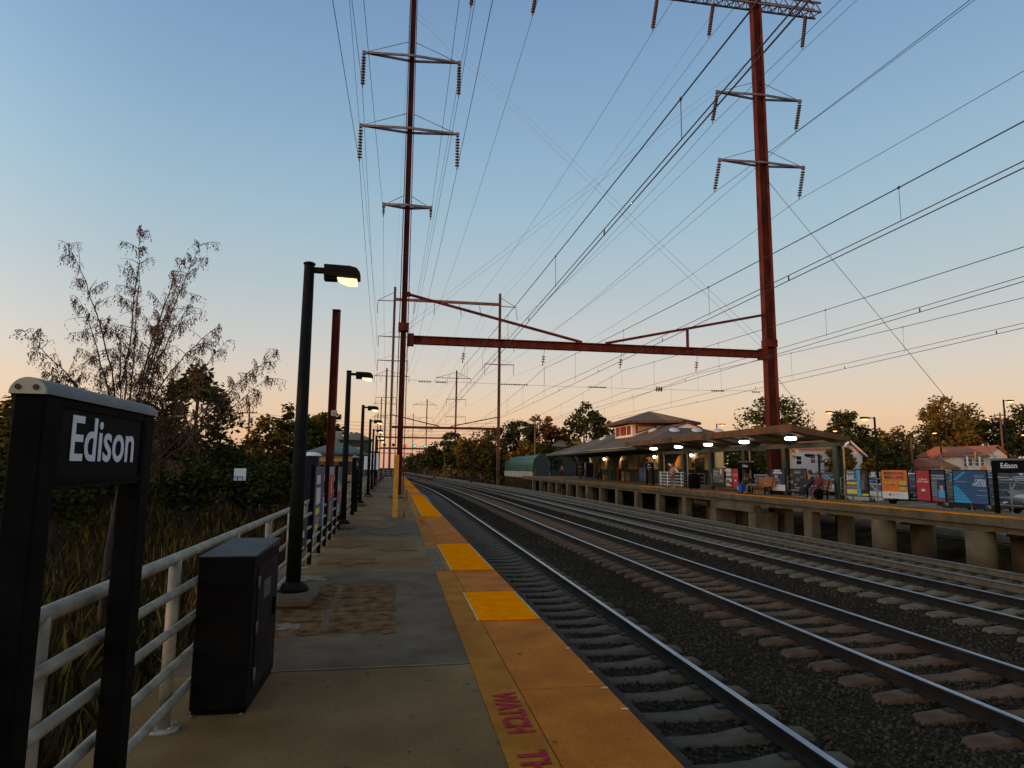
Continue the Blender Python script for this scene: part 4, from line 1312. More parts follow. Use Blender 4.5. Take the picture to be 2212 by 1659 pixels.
for y in (52.3, 71.4, 76.7, 60.6):
    b = MB(); b.bx(WX - .25, WX - .004, y - .05, y + .05, 2.86, 2.96); lo_ = b.build('wall_lamp', M['black'], sb)
    b = MB(); b.lathe([(.09, 2.62), (.15, 2.82), (.13, 2.85)], (WX - .27, y, 0), 10); b.build('globe', M['glow'], lo_)
# hip roof
EZ, A_, D_, RXm, RZ = 3.30, 18.2, 31.4, 24.8, 5.68
Y0r, Y1r, Yg = 48.9, 81.5, 54.0
b = MB()
GL, GR = (23.5, Yg, 5.2), (26.1, Yg, 5.2)
b.poly([(A_, Y0r, EZ), GL, (RXm, Yg, RZ), (RXm, 75.3, RZ), (A_, Y1r, EZ)][::-1])
b.poly([(D_, Y0r, EZ), GR, (RXm, Yg, RZ), (RXm, 75.3, RZ), (D_, Y1r, EZ)])
b.poly([(A_, Y0r, EZ), (D_, Y0r, EZ), GR, GL])
b.poly([(A_, Y1r, EZ), (RXm, 75.3, RZ), (D_, Y1r, EZ)])
rf = b.build('roof', M['shingle'], sb)
b = MB(); b.poly([(A_ + .02, Y0r + .02, EZ - .14), (A_ + .02, Y1r - .02, EZ - .14), (D_ - .02, Y1r - .02, EZ - .14), (D_ - .02, Y0r + .02, EZ - .14)]); b.build('soffit', M['green_wall'], sb)
b = MB(); b.poly([(23.55, Yg + .03, 5.2), (26.05, Yg + .03, 5.2), (RXm, Yg + .03, 5.62)]); b.build('gable_wall', M['pale_wall'], sb)
b = MB()
b.bar((RXm, Yg - .05, RZ + .02), (23.42, Yg - .05, 5.2), .12, .1); b.bar((RXm, Yg - .05, RZ + .02), (26.18, Yg - .05, 5.2), .12, .1)
b.build('gable_trim', M['maroon'], sb)
b = MB()
b.bx(A_ - .06, A_ - .002, Y0r, Y1r, EZ - .22, EZ + .02); b.bx(A_, D_, Y0r - .06, Y0r - .002, EZ - .22, EZ + .02); b.bx(A_, D_, Y1r + .002, Y1r + .06, EZ - .22, EZ + .02)
b.build('eave_fascia', M['green_steel'], sb)
b = MB(); b.bx(A_ - .14, A_ - .061, Y0r, Y1r, EZ - .02, EZ + .03); b.build('gutter', mat('pale_gutter', (.30, .28, .22), .5), sb)
# clerestory
CW0, CW1, CN0, CN1, CT = 22.0, 27.6, 60.3, 65.5, 6.02
cl = empty('clerestory', (0, 0, 0)); cl.parent = sb
b = MB(); b.bx(CW0, CW1, CN0, CN1, 4.3, CT); b.build('clerestory_wall', M['pale_wall'], cl)
for y0, y1 in ((60.75, 61.75), (62.05, 63.75), (64.05, 65.1)):
    b = MB(); b.bx(CW0 - .04, CW0 - .003, y0, y1, 4.90, 5.76); b.bx(CW0 - .06, CW0 - .041, y0 + .12, y1 - .12, 5.0, 5.66); b.build('window', M['maroon'], cl)
b = MB()
fr_ = [(22.35, 5.80), (24.45, 5.80), (24.45, 5.62), (22.35, 5.0)]
b.prism(fr_, 'Y', CN0 - .05, CN0 - .004); b.build('window', M['maroon'], cl)
b = MB(); b.prism([(22.52, 5.70), (24.30, 5.70), (24.30, 5.66), (22.52, 5.14)], 'Y', CN0 - .07, CN0 - .051); b.build('pane', M['glass_pale'], cl)
b = MB()
ap = (24.8, 63.0, 7.45)
ev = [(20.9, 66.4, 6.12), (21.0, 59.1, 6.12), (24.55, 58.0, 6.12), (24.95, 55.2, 6.0), (28.6, 59.1, 6.12), (28.6, 66.4, 6.12)]
for i in range(6):
    b.poly([ev[i], ev[(i + 1) % 6], ap])
b.build('clerestory_roof', M['shingle'], cl)
b = MB()
for i in range(6):
    p_, q_ = Vector(ev[i]), Vector(ev[(i + 1) % 6])
    b.poly([p_ + Vector((0, 0, .0)), q_ + Vector((0, 0, .0)), q_ - Vector((0, 0, .22)), p_ - Vector((0, 0, .22))])
b.poly([(x, y, z - .22) for x, y, z in ev][::-1])
b.build('clerestory_fascia', M['fascia'], cl)
for (x, y, z, t_) in ((23.1, 52.9, 4.83, 0), (25.2, 53.0, 4.87, 0), (27.2, 52.9, 4.83, 0), (23.2, 58.0, 5.1, 1), (22.6, 71.5, 4.88, 1), (22.2, 76.0, 4.75, 1)):
    b = MB()
    b.lathe([(.46, 0), (.46, .10), (.40, .17), (.25, .24), (.02, .27)], n=16)
    o = b.build('skylight_dome', mat('skylight_acrylic', (.45, .45, .47), .2, var=.1), sb)
    o.location = (x, y, z)
    o.rotation_euler = (.33, 0, 0) if not t_ else (0, -.34, 0)
b = MB(); b.tube([(21.3, 75.0, 4.3), (21.3, 75.0, 5.6)], .1, 8); b.lathe([(.17, 5.6), (.17, 5.9), (.05, 5.95)], (21.3, 75.0, 0), 8); b.build('vent_pipe', M['galv'], sb)
# colonnade with arched braces
for y in (52.0, 59.2, 66.4, 73.4, 80.2):
    b = MB(); b.bx(22.1, 22.4, y - .15, y + .15, fpz(y), EZ - .15); c = b.build('colonnade_post', M['green_wall'], sb)
    for e in (-1, 1):
        b = MB()
        pts = [(y + e * .16, EZ - .16), (y + e * 2.2, EZ - .16)] + [(y + e * (.16 + 2.04 * math.sin(a * PI / 16)), EZ - .16 - 1.6 * (1 - math.sin(a * PI / 16)) ** .0 * (1 - math.sin(a * PI / 16)) ) for a in range(7, 0, -1)] + [(y + e * .16, EZ - 1.75)]
        b.prism(pts if e > 0 else pts[::-1], 'X', 22.18, 22.32); b.build('arched_brace', M['green_wall'], c)
b = MB(); b.bx(22.12, 22.38, 49.0, 81.0, EZ - .42, EZ - .145); b.build('colonnade_beam', M['green_wall'], sb)
b = MB(); b.bx(26, 31, 84.05, 88, zb0 - 1, 3.0); b.build('end_wing', M['green_wall'], sb)

# ---------------------------------------------------------------- furniture of the far platform
def bench(y, label):
    o = empty('wooden_bench', (19.05, y, fpz(y)), label=label, cat='bench')
    for i in range(4):
        b = MB(); b.bx(-.30 + i * .115, -.30 + i * .115 + .095, -.95, .95, .42, .45, ch=.008); b.build('seat_slat', M['wood'], o)
    for i in range(4):
        b = MB(); b.box(.20 + i * .028, 0, .52 + i * .115, .03, 1.9, .095, ry=.22); b.build('back_slat', M['wood'], o)
    for yy in (-.75, .75):
        b = MB(); b.bx(-.28, -.23, yy - .03, yy + .03, 0, .42); b.bx(.10, .15, yy - .03, yy + .03, 0, .42); b.bx(-.28, .15, yy - .03, yy + .03, .38, .419); b.bar((.15, yy, .40), (.31, yy, .92), .05, .05); b.build('leg', M['black'], o)
bench(32.45, 'wooden slat bench beside the seated person in black')
bench(27.9, 'wooden slat bench with two seated people in navy and maroon')


def litter_bin(x, y, mt, label, r=.36, h=1.02):
    o = empty('litter_bin', (x, y, fpz(y)), label=label, cat='litter bin')
    b = MB(); b.lathe([(r * .9, .06), (r, .1), (r, h * .78), (r * .92, h * .8)], n=18); b.build('body', mt, o)
    b = MB()
    for i in range(18):
        a = 2 * PI * i / 18
        b.bx(r * math.cos(a) * 1.01 - .012, r * math.cos(a) * 1.01 + .012, r * math.sin(a) * 1.01 - .012, r * math.sin(a) * 1.01 + .012, .12, h * .76)
    b.build('ribs', M['black'], o)
    b = MB(); b.lathe([(r * 1.03, h * .8), (r * 1.05, h * .86), (r * .8, h * .97), (r * .3, h)], n=18); b.build('lid', M['black'], o)
    for a in range(4):
        b = MB(); b.lathe([(.04, 0), (.04, .06)], (r * .7 * math.cos(a * PI / 2), r * .7 * math.sin(a * PI / 2), 0), 6); b.build('foot', M['black'], o)
litter_bin(18.8, 40.1, M['black'], 'round black litter bin right of the person in pink')


def frame_bin(x, y, label):
    o = empty('litter_bin', (x, y, fpz(y)), label=label, cat='litter bin')
    b = MB(); b.bx(-.3, .3, -.38, .38, .05, .95, ch=.02); b.build('body', mat('tan_panel', (.20, .16, .09), .7), o)
    b = MB(); b.tube([(-.32, -.4, 0), (-.32, -.4, 1.05), (-.32, -.2, 1.28), (-.32, .2, 1.28), (-.32, .4, 1.05), (-.32, .4, 0)], .035, 6); b.build('hoop', M['black'], o)
    b = MB(); b.bx(-.31, -.302, -.2, .2, .4, .8); b.build('label_plate', M['pier'], o)
frame_bin(22.6, 74.2, 'tan litter bin with dark hoop under the station roof, left one')
frame_bin(21.6, 61.2, 'tan litter bin with dark hoop under the station roof, right one')
for i, (x, y) in enumerate(((22.2, 58.6), (22.0, 57.1))):
    o = empty('information_board', (x, y, fpz(y)), label='blue free standing board with white writing, %s of the pair' % ('left', 'right')[i], cat='board', group='blue boards under the station roof')
    b = MB(); b.bx(-.04, .04, -.52, .52, .14, 1.42, ch=.01); b.build('board', P['blue'], o)
    b = MB()
    for k_ in range(5):
        b.bx(-.043, -.0405, -.30 + .04 * (k_ % 3), .28, .55 + k_ * .16, .59 + k_ * .16)
    b.build('printed_lines', P['pale'], o)
    for e in (-1, 1):
        b = MB(); b.bx(-.15, .15, e * .35 - .03, e * .35 + .03, 0, .139); b.build('foot', M['galv'], o)
for (x, y, mt, lb, sz) in ((22.3, 70.0, 'cream', 'small tan crate beside the person sitting under the roof', .42), (19.3, 33.2, 'yellow_post', 'small stack of yellow crates behind the blue bag', .42), (23.8, 78.0, 'cream', 'tan box near the far door under the station roof', .5)):
    o = empty('crate', (x, y, fpz(y)), label=lb, cat='crate')
    for k_ in range(2):
        b = MB(); b.bx(-sz / 2, sz / 2, -sz / 2, sz / 2, k_ * sz * .62, k_ * sz * .62 + sz * .58, ch=.015); b.build('tier', mat('crate_' + mt, (.34, .20, .06), .7), o)
vm = empty('vending_machine', (24.0, 82.3, fpz(82)), label='dark blue vending machine with pale panel under station roof', cat='vending machine')
b = MB(); b.bx(-.45, .45, -.55, .55, .05, 1.95, ch=.02); b.build('cabinet', P['navy'], vm)
b = MB(); b.bx(-.47, -.451, -.5, .2, .5, 1.8); b.build('display', P['pale'], vm)
# white ramp railing behind the person in pink
wr = empty('ramp_railing', (0, 0, 0), label='white pipe railing of the ramp behind the person in pink', cat='railing')
for y in (43.0, 44.2, 45.4, 46.6):
    b = MB(); b.tube([(19.2, y, fpz(y)), (19.2, y, fpz(y) + 1.05)], .035, 7); b.build('post', M['white'], wr)
for h in (1.05, .82, .6, .38, .16):
    b = MB(); b.tube([(19.2, 42.6, fpz(44) + h), (19.2, 47.0, fpz(44) + h)], .028, 7); b.build('rail', M['white'], wr)
b = MB(); b.bar((19.25, 43.6, fpz(44) + 1.1), (19.25, 45.2, fpz(44) + 1.65), .04, .14); b.build('sloping_panel', M['white'], wr)

# ---------------------------------------------------------------- green underpass cover
tn = empty('underpass_cover', (20.2, 0, 0), label='green arched mesh cover over stairs on a concrete base', cat='canopy')
TY0, TY1, hw = 94.0, 120.0, 1.25
b = MB(); b.bx(-hw - .16, -hw + .1, TY0, TY1, -2.1, .1); b.bx(hw - .1, hw + .16, TY0, TY1, -2.1, .1); b.build('foundation', M['soil'], tn)
b = MB(); b.bx(-hw - .15, -hw + .1, TY0, TY1, .102, 1.05, ch=.03); b.bx(hw - .1, hw + .15, TY0, TY1, .102, 1.05, ch=.03); b.build('base_wall', mat('pale_base_wall', (.33, .29, .23), .9, var=.25, scale=1), tn)
arch = lambda k_, r=1.0: (-hw * r * math.cos(k_ * PI / 14), 2.0 + 1.55 * r * math.sin(k_ * PI / 14))
prof_ = [(-hw, 1.0)] + [arch(k_) for k_ in range(15)] + [(hw, 1.0)]
gmesh = mat('green_mesh', (.006, .060, .042), .5, var=.25, scale=3)
npan = 6
for i in range(npan):
    y0, y1 = TY0 + (TY1 - TY0) * i / npan + .05, TY0 + (TY1 - TY0) * (i + 1) / npan - .05
    b = MB()
    for k_ in range(len(prof_) - 1):
        (x0, z0), (x1, z1) = prof_[k_], prof_[k_ + 1]
        b.poly([(x0, y0, z0), (x0, y1, z0), (x1, y1, z1), (x1, y0, z1)])
    b.build('mesh_panel', gmesh, tn)
for i in range(npan + 1):
    y = TY0 + (TY1 - TY0) * i / npan
    b = MB(); b.tube([(x, y, z) for x, z in prof_], .05, 6); b.build('hoop', mat('green_hoop', (.02, .13, .09), .4), tn)
b = MB(); b.poly([(x, TY0 + .06, z) for x, z in prof_]); b.build('end_panel', mat('dark_green_mesh', (.012, .024, .020), .6), tn)
for k_ in (3, 7, 11):
    x, z = arch(k_, 1.02)
    b = MB(); b.tube([(x, TY0, z), (x, TY1, z)], .035, 5); b.build('purlin', gmesh, tn)
b = MB(); b.bx(-.5, .5, TY0 + .3, TY0 + .5, 3.0, 3.1); b.build('strip_light', M['glow'], tn)
b = MB(); b.bx(-1.1, 1.0, 93.0, 93.9, .4, 1.5, ch=.02); b.build('control_cabinet', M['green_wall'], tn)

# ---------------------------------------------------------------- trees
def leaves(C, n, spread, size, elong=1.0, droop=0.0, rg=None):
    """n leaf quads scattered round the clump centres C (k,4: x,y,z,radius)"""
    rg = rg or rng
    k_ = rg.integers(0, len(C), n)
    d = rg.normal(0, 1, (n, 3))
    d /= np.linalg.norm(d, axis=1)[:, None] + 1e-6
    rad = rg.random(n) ** .45
    P = C[k_, :3] + d * (rad * C[k_, 3] * spread)[:, None] * np.array([1, 1, .8])
    u = rg.normal(0, 1, (n, 3)); u[:, 2] *= .5
    u /= np.linalg.norm(u, axis=1)[:, None]
    if droop:
        u = u * (1 - droop) + np.array([0, 0, -1]) * droop
        u /= np.linalg.norm(u, axis=1)[:, None]
    v = np.cross(u, rg.normal(0, 1, (n, 3)))
    v /= np.linalg.norm(v, axis=1)[:, None] + 1e-6
    s = size * rg.uniform(.55, 1.3, n)[:, None]
    u, v = u * s * elong, v * s / (1 if elong == 1 else 1.2)
    V = np.stack([P - u, P + v * .55 - u * .1, P + u, P - v * .55 - u * .1], 1).reshape(-1, 3)
    F = np.arange(n * 4).reshape(-1, 4)
    return V, F


TREES = 0
def tree(x, y, z0, top, r, mt, label, n=3200, name='tree', trunk=.3, conic=0.0, leaf=.30, group=None, squash=1.0, cat='tree'):
    global TREES
    TREES += 1
    rg = np.random.default_rng(100 + TREES)
    H = top - z0
    o = empty(name, (x, y, z0), label=label, cat=cat, group=group)
    cz, ch = H * (.30 + .70 / 2), H * .37
    k_ = 46
    d = rg.normal(0, 1, (k_, 3)); d /= np.linalg.norm(d, axis=1)[:, None]
    rad = rg.uniform(.45, 1.0, k_) ** .6
    C = d * rad[:, None]
    lump = 1 + .22 * np.sin(3 * np.arctan2(d[:, 1], d[:, 0]) + TREES) * np.cos(2 * d[:, 2] + TREES)
    C *= lump[:, None]
    t_ = (C[:, 2] + 1) / 2
    taper = 1 - conic * t_
    C = np.stack([C[:, 0] * r * .82 * taper, C[:, 1] * r * .82 * taper * squash, cz + C[:, 2] * ch, rg.uniform(.20, .40, k_) * r * (.75 + .25 * taper)], 1)
    V, F = leaves(C, n, 1.0, leaf, rg=rg)
    raw('crown', V, F, mt, o)
    b = MB()
    tw = trunk
    b.tube([(0, 0, -.2), (rg.uniform(-.1, .1), 0, H * .25), (rg.uniform(-.3, .3), rg.uniform(-.3, .3), H * .6), (0, 0, H * .85)], [tw, tw * .75, tw * .4, tw * .1], 7)
    for i in range(9):
        c = C[rg.integers(0, k_)]
        h = H * rg.uniform(.22, .5)
        b.tube([(0, 0, h), (c[0] * .5, c[1] * .5, (h + c[2]) / 2 + .3), (c[0], c[1], c[2])], [tw * .4, tw * .25, tw * .08], 5)
    b.build('trunk', M['tree_bark'], o)
    return o


LD, LO, LR, LG, LB = M['leaf_dark'], M['leaf_olive'], M['leaf_red'], M['leaf_orange'], M['leaf_brown']
# left of the line
tree(-18.4, 62, -2.1, 9.6, 3.6, LD, 'dark round leafy tree behind the name sign at left', 4200, leaf=.26)
tree(-22.5, 62, -2.1, 6.6, 3.0, LD, 'lower dark tree just left of the round dark tree', 3000, leaf=.26)
tree(-13.6, 70, -2.1, 6.4, 2.6, LO, 'olive bush tree right of the round dark tree', 2600, leaf=.26)
tree(-12.0, 74, -2.1, 7.4, 3.0, LD, 'dark tree in the left hedge, left of the nearest lamp', 3000, leaf=.28)
tree(-9.9, 78, -2.1, 7.3, 2.8, LO, 'olive tree in the left hedge behind the nearest lamp', 2800, leaf=.28)
tree(-8.2, 72, -2.1, 6.9, 2.4, LD, 'dark tree left of the short red column', 2600, leaf=.26)
tree(-16.2, 66, -2.1, 3.0, 3.2, LD, 'low dark bush below the olive hedge', 2400, name='bush', cat='bush', leaf=.24)
tree(-11.5, 62, -2.1, 1.6, 3.2, LD, 'low dark bush left of the nearest lamp pole', 2400, name='bush', cat='bush', leaf=.22)
tree(-18.0, 36, -2.1, 5.0, 3.0, LO, 'yellow green tree at the far left edge', 2800, leaf=.2)
tree(-14.2, 30, -2.1, 2.6, 2.4, LD, 'dark bush behind the left post of the name sign', 2400, name='bush', cat='bush', leaf=.17)
tree(-11.8, 40, -2.1, 1.6, 2.2, LD, 'dark bush below the brown drooping tree', 2200, name='bush', cat='bush', leaf=.17)
tree(-9.8, 46, -2.1, 1.0, 2.2, LD, 'dark bush right of the name sign', 2000, name='bush', cat='bush', leaf=.18)
tree(-24, 48, -2.1, 6.4, 4.0, LD, 'wide dark tree behind the far left bushes', 3200, leaf=.26)
# beyond the station, centre
tree(13.4, 128, -2, 7.6, 3.6, LO, 'olive tree right of the second portal tower', 2400, leaf=.36)
tree(18.8, 132, -2, 9.8, 3.4, LO, 'taller olive tree behind the green cover', 2600, leaf=.36)
tree(24.3, 134, -2, 12.2, 4.2, LD, 'dark green tree left of the russet trees', 3000, leaf=.38)
tree(28.9, 136, -2, 12.4, 4.2, LR, 'russet red tree behind the left end of the station roof', 3000, leaf=.38)
tree(32.8, 138, -2, 10.8, 3.6, LR, 'lower russet tree right of the tall russet one', 2600, leaf=.36)
tree(38.2, 132, -2, 14.6, 5.0, LD, 'tallest dark green tree left of the clerestory', 4200, leaf=.40)
tree(44.5, 138, -2, 11.8, 3.2, LO, 'olive tree just left of the clerestory', 2200, leaf=.36)
tree(22.0, 118, -2, 6.2, 3.0, LG, 'orange bush behind the green cover', 2200, leaf=.32, name='bush', cat='bush')
tree(17.5, 125, -2, 5.0, 3.4, LD, 'dark bush at the left end of the green cover', 2200, leaf=.32, name='bush', cat='bush')
tree(27.0, 122, -2, 5.6, 3.4, LD, 'dark bush behind the left end of the far platform', 2200, leaf=.32, name='bush', cat='bush')
# down the line
for i, (x, y, tp, r, mt, lb) in enumerate(((12.3, 165, 10.4, 2.8, LD, 'slim dark tree standing right of the distant tracks'), (8.6, 175, 7.6, 3.0, LD, 'dark tree at the right edge of distant tracks'), (15.6, 168, 8.4, 3.4, LO, 'olive tree right of the slim dark tree'),
                                           (19.4, 160, 7.2, 3.8, LO, 'broad olive tree left of the second portal right tower'), (9.5, 230, 7.6, 5, LD, 'far dark tree behind the green signals'), (5.5, 260, 6.6, 5, LD, 'far dark tree behind the red signal'), (2.0, 330, 6.6, 6, LO, 'farthest olive tree at the end of the line'))):
    tree(x, y, -2, tp, r, mt, lb, 2200, leaf=.42)
# behind the parking lot
tree(62.0, 100, -1, 13.6, 6.6, LD, 'big round dark tree behind the tall right tower', 4600, leaf=.30)
tree(67.0, 90, -1, 11.2, 3.6, LD, 'pointed dark tree right of the white house', 3200, leaf=.30, conic=.55)
tree(71.0, 92, -1, 8.4, 3.6, LD, 'dark tree right of the pointed one', 2600, leaf=.30)
tree(92.5, 98, -1, 12.2, 5.0, LO, 'olive brown tree left of the tallest right tree', 3200, leaf=.34)
tree(99.5, 104, -1, 14.4, 6.0, LO, 'tallest olive tree on the right', 4200, leaf=.36)
tree(107.5, 106, -1, 12.6, 6.0, LD, 'broad dark tree behind the second house', 3600, leaf=.36)
tree(115.0, 104, -1, 13.4, 6.0, LD, 'dark tree above the Edison sign at right edge', 3600, leaf=.36)
tree(84.0, 100, -1, 8.6, 5.0, LO, 'low olive tree between the tall lamp and tallest tree', 3000, leaf=.34)
tree(73.0, 98, -1, 7.4, 4.2, LD, 'low dark tree behind the orange poster', 2800, leaf=.32)
tree(77.0, 104, -1, 7.6, 4.2, LO, 'low olive bush far back left of the second house', 2600, leaf=.32, name='bush', cat='bush')
tree(66.5, 86, -1, 4.6, 2.8, LG, 'orange bush behind the $60K poster', 2600, leaf=.28, name='bush', cat='bush')
tree(58.6, 80, -1, 4.4, 2.2, LG, 'orange brown small tree in front of the white house', 2600, leaf=.26)
tree(72.0, 88, -1, 4.6, 3.6, LD, 'dark bush behind the Morristown poster', 2400, leaf=.28, name='bush', cat='bush')
tree(43.0, 95, -1, 7.2, 3.4, LG, 'orange tree left of the big round dark tree', 2400, leaf=.3)
tree(46.0, 76, -1, 4.6, 3.0, LG, 'orange bush seen through under the canopy', 2200, leaf=.26, name='bush', cat='bush')
tree(41.5, 74, -1, 4.4, 3.0, LD, 'green bush seen under the canopy by station wall', 2200, leaf=.26, name='bush', cat='bush')
tree(44.6, 78, -1, 4.0, 2.6, LD, 'dark bush seen under the canopy by right tower', 2200, leaf=.24, name='bush', cat='bush')


# woodland belts that read as one mass
def wood(name, xs, ys, ztop, n, mt, leaf, label):
    k_ = 340
    C = np.stack([rng.uniform(*xs, k_), rng.uniform(*ys, k_), np.zeros(k_), rng.uniform(1.0, 2.2, k_)], 1)
    C[:, 2] = -1.6 + rng.random(k_) * (ztop + 1.2)
    V, F = leaves(C, n, 1.25, leaf)
    return raw(name, V, F, mt, label=label, cat='woodland', kind='stuff')


wood('woodland_belt', (-44, -27), (20, 130), 4.7, 34000, LD, .42, 'dark mass of woods along the left side')
wood('woodland_belt', (-40, -24), (-110, 20), 4.7, 26000, LD, .5, 'unseen dark woods behind the viewer at left, added to block the low sun')  # out of view; added to keep the low sun off the platforms
wood('woodland_belt', (-60, -18), (130, 330), 6.5, 9000, LD, .6, 'distant dark woods left of the curving line')
wood('woodland_belt', (10, 60), (180, 360), 6.0, 9000, LO, .6, 'distant olive woods right of the curving line')
wood('woodland_belt', (40, 135), (112, 150), 8.0, 13000, LD, .55, 'dark woods behind the houses and the parking lot')
wood('woodland_belt', (20, 60), (138, 175), 6.0, 8000, LD, .5, 'dark woods behind the station')

# the sparse brown tree with drooping leaves, left
lt = empty('drooping_tree', (-6.0, 15, -2.1), label='sparse brown tree with drooping withered leaves behind the name sign', cat='tree')
tips = [(-7.46, 6.31), (-6.29, 6.07), (-5.60, 6.28), (-4.90, 5.95), (-4.22, 5.99), (-4.29, 4.71), (-2.82, 4.04), (-2.88, 3.31), (-7.44, 4.06), (-7.1, 3.28), (-5.3, 4.6), (-6.36, 4.5), (-5.6, 5.4), (-6.9, 5.0), (-3.9, 4.2), (-6.7, 3.6), (-5.0, 3.6), (-4.6, 5.1), (-3.4, 3.8)]
b = MB()
r_ = random.Random(5)
twigs = []
def curve3(p0, p1, p2, n):
    return [p0 * (1 - k / n) ** 2 + p1 * 2 * (k / n) * (1 - k / n) + p2 * (k / n) ** 2 for k in range(n + 1)]
b.tube([(-6.0, 15, -2.2), (-5.97, 15, -.3), (-5.88, 15.05, 1.0), (-5.8, 15, 1.9)], [.07, .055, .042, .03], 7)
for i, (tx, tz) in enumerate(tips):
    e = Vector((tx, 15 + r_.uniform(-1.4, 1.4), tz))
    s_ = Vector((-5.9 + r_.uniform(-.03, .08), 15, r_.uniform(.5, 1.9)))
    out_ = Vector(((tx + 5.8) * .38, (e.y - 15) * .5, (tz - s_.z) * (.62 if abs(tx + 5.8) < 1.7 else .40)))
    pts = curve3(s_, s_ + out_ + Vector((r_.uniform(-.12, .12), 0, 0)), e, 14)
    pts = [p + Vector((r_.gauss(0, .018), r_.gauss(0, .018), r_.gauss(0, .012))) for p in pts]
    b.tube([tuple(p) for p in pts], [.019 * (1 - k / 14) ** .7 + .003 for k in range(15)], 5)
    for k in range(3, 15):
        for q in range(r_.choice((2, 2, 3, 3))):
            p = pts[min(14, k)]
            dr = (pts[min(14, k + 1)] - pts[max(0, k - 1)]).normalized()
            sd = Vector((r_.uniform(-1, 1), r_.uniform(-1, 1), r_.uniform(-.25, .35))).normalized()
            L_ = r_.uniform(.3, 1.0) * (1.1 - k / 22)
            tip = p + (dr * r_.uniform(.3, .8) + sd * .8).normalized() * L_
            tip.z -= .10 * L_
            tw = curve3(p, p.lerp(tip, .5) + Vector((0, 0, .14 * L_)), tip + Vector((0, 0, -.06)), 5)
            b.tube([tuple(v) for v in tw], [.007, .006, .005, .004, .003, .002], 4)
            twigs.append((tw, r_.choice((.2, .6, 1.2, 1.9, 2.6))))
    twigs.append((pts[8:], .6))
b.build('branches', M['tree_bark'], lt).location = (6.0, -15, 2.1)
PV, PF = [], []
for tw, den in twigs:
    for k in range(1, len(tw) - 1):
        nn = int((tw[k + 1] - tw[k]).length * 26 * den + r_.random() * .8 * (den > 0))
        for _ in range(nn):
            p = tw[k].lerp(tw[k + 1], r_.random())
            hang_ = r_.uniform(.10, .30)
            nl = r_.randint(3, 7)
            sw = Vector((r_.gauss(0, .25), r_.gauss(0, .25), -1)).normalized()
            for j in range(nl):
                p2 = p + sw * hang_ * j / nl + Vector((r_.gauss(0, .012), r_.gauss(0, .012), 0))
                l_, w_ = r_.uniform(.035, .07), r_.uniform(.007, .014)
                a = r_.uniform(0, PI)
                sd = Vector((math.cos(a), math.sin(a), r_.uniform(-.4, .4))) * w_
                dn = (sw + Vector((r_.uniform(-.6, .6), r_.uniform(-.6, .6), 0))).normalized() * l_
                o_ = len(PV)
                PV += [p2, p2 + dn * .5 + sd, p2 + dn, p2 + dn * .5 - sd]
                PF.append((o_, o_ + 1, o_ + 2, o_ + 3))
raw('withered_leaves', [tuple(v - Vector((-6.0, 15, -2.1))) for v in PV], PF, LB, lt)

# dry undergrowth on the low ground left of the platform
def blades(n, xlo, xhi, ylo, yhi, hlo, hhi, mt, label):
    y = ylo * (yhi / ylo) ** rng.random(n)
    x = xlo + rng.random(n) * (xhi - xlo) * np.clip(.25 + y / 40, 0, 1) * 1.0
    x = xhi - (xhi - xlo) * rng.random(n) ** 1.3
    h = rng.uniform(hlo, hhi, n) * (.5 + .5 * np.sin(x * 1.1 + np.sin(y * .4) * 2) ** 2)
    a = rng.random(n) * 2 * PI
    wd = rng.uniform(.008, .02, n) * (1 + y / 14)
    dx, dy = np.cos(a) * wd, np.sin(a) * wd
    lean = rng.normal(0, .25, (n, 2)) * h[:, None]
    z0 = np.full(n, -2.12)
    V = np.stack([np.stack([x - dx, y - dy, z0], -1), np.stack([x + dx, y + dy, z0], -1), np.stack([x + lean[:, 0] * .5 + dx * .7, y + lean[:, 1] * .5 + dy * .7, z0 + h * .6], -1), np.stack([x + lean[:, 0], y + lean[:, 1], z0 + h], -1)], 1).reshape(-1, 3)
    return raw('undergrowth', V, np.arange(n * 4).reshape(-1, 4), mt, label=label, cat='grass', kind='stuff')


blades(26000, -26, -2.2, 1.5, 75, .35, 1.0, M['grass'], 'dry brown weeds on the low ground left of the platform')
blades(9000, -24, -3, 2, 60, .4, 1.0, M['leaf_olive'], 'dull green weeds among the dry ones at left')
b = MB(); b.poly([(-16.5, 40, -2.06), (-13.5, 40, -2.06), (-16.5, 140, -2.04), (-20.5, 140, -2.04)]); b.build('side_path', M['ballast'], kind='structure')
b = MB()
for i in range(26):
    x, y = random.uniform(-3.4, -1.9), random.uniform(1.6, 7)
    a = random.random() * 3
    s_ = random.uniform(.02, .05)
    b.box(x, y, -2.05 + random.random() * .3, s_ * 1.6, s_, s_ * .5, rz=a)
b.build('litter_scraps', M['white'], label='white scraps of litter among weeds below the railing', cat='litter', kind='stuff')

# ---------------------------------------------------------------- left side buildings
sh = empty('shelter', (-4.25, 45, 0), label='small shelter with grey green hip roof left of the platform', cat='building')
b = MB(); b.bx(-1.25, 1.05, -1.2, 2.6, -2.1, .80); b.build('dark_wall', mat('brown_wall', (.07, .045, .03), .8, var=.3, scale=3), sh)
b = MB(); b.bx(-1.3, 1.1, -1.25, 2.65, 1.85, 2.4); b.build('cream_frieze', M['cream'], sh)
b = MB()
for i in range(5):
    b.bx(-1.25 + i * .575 - .05, -1.25 + i * .575 + .05, -1.22, -1.12, .8, 1.85)
b.build('mullions', M['green_steel'], sh)
b = MB(); b.bx(-1.22, 1.02, -1.15, 2.5, .801, 1.849); b.build('glazing', M['glass'], sh)
b = MB(); b.bx(-1.3, 1.15, -1.9, -1.28, .55, .98, ch=.02); b.build('sill_wall', mat('ochre_wall', (.34, .22, .08), .8), sh)
b = MB()
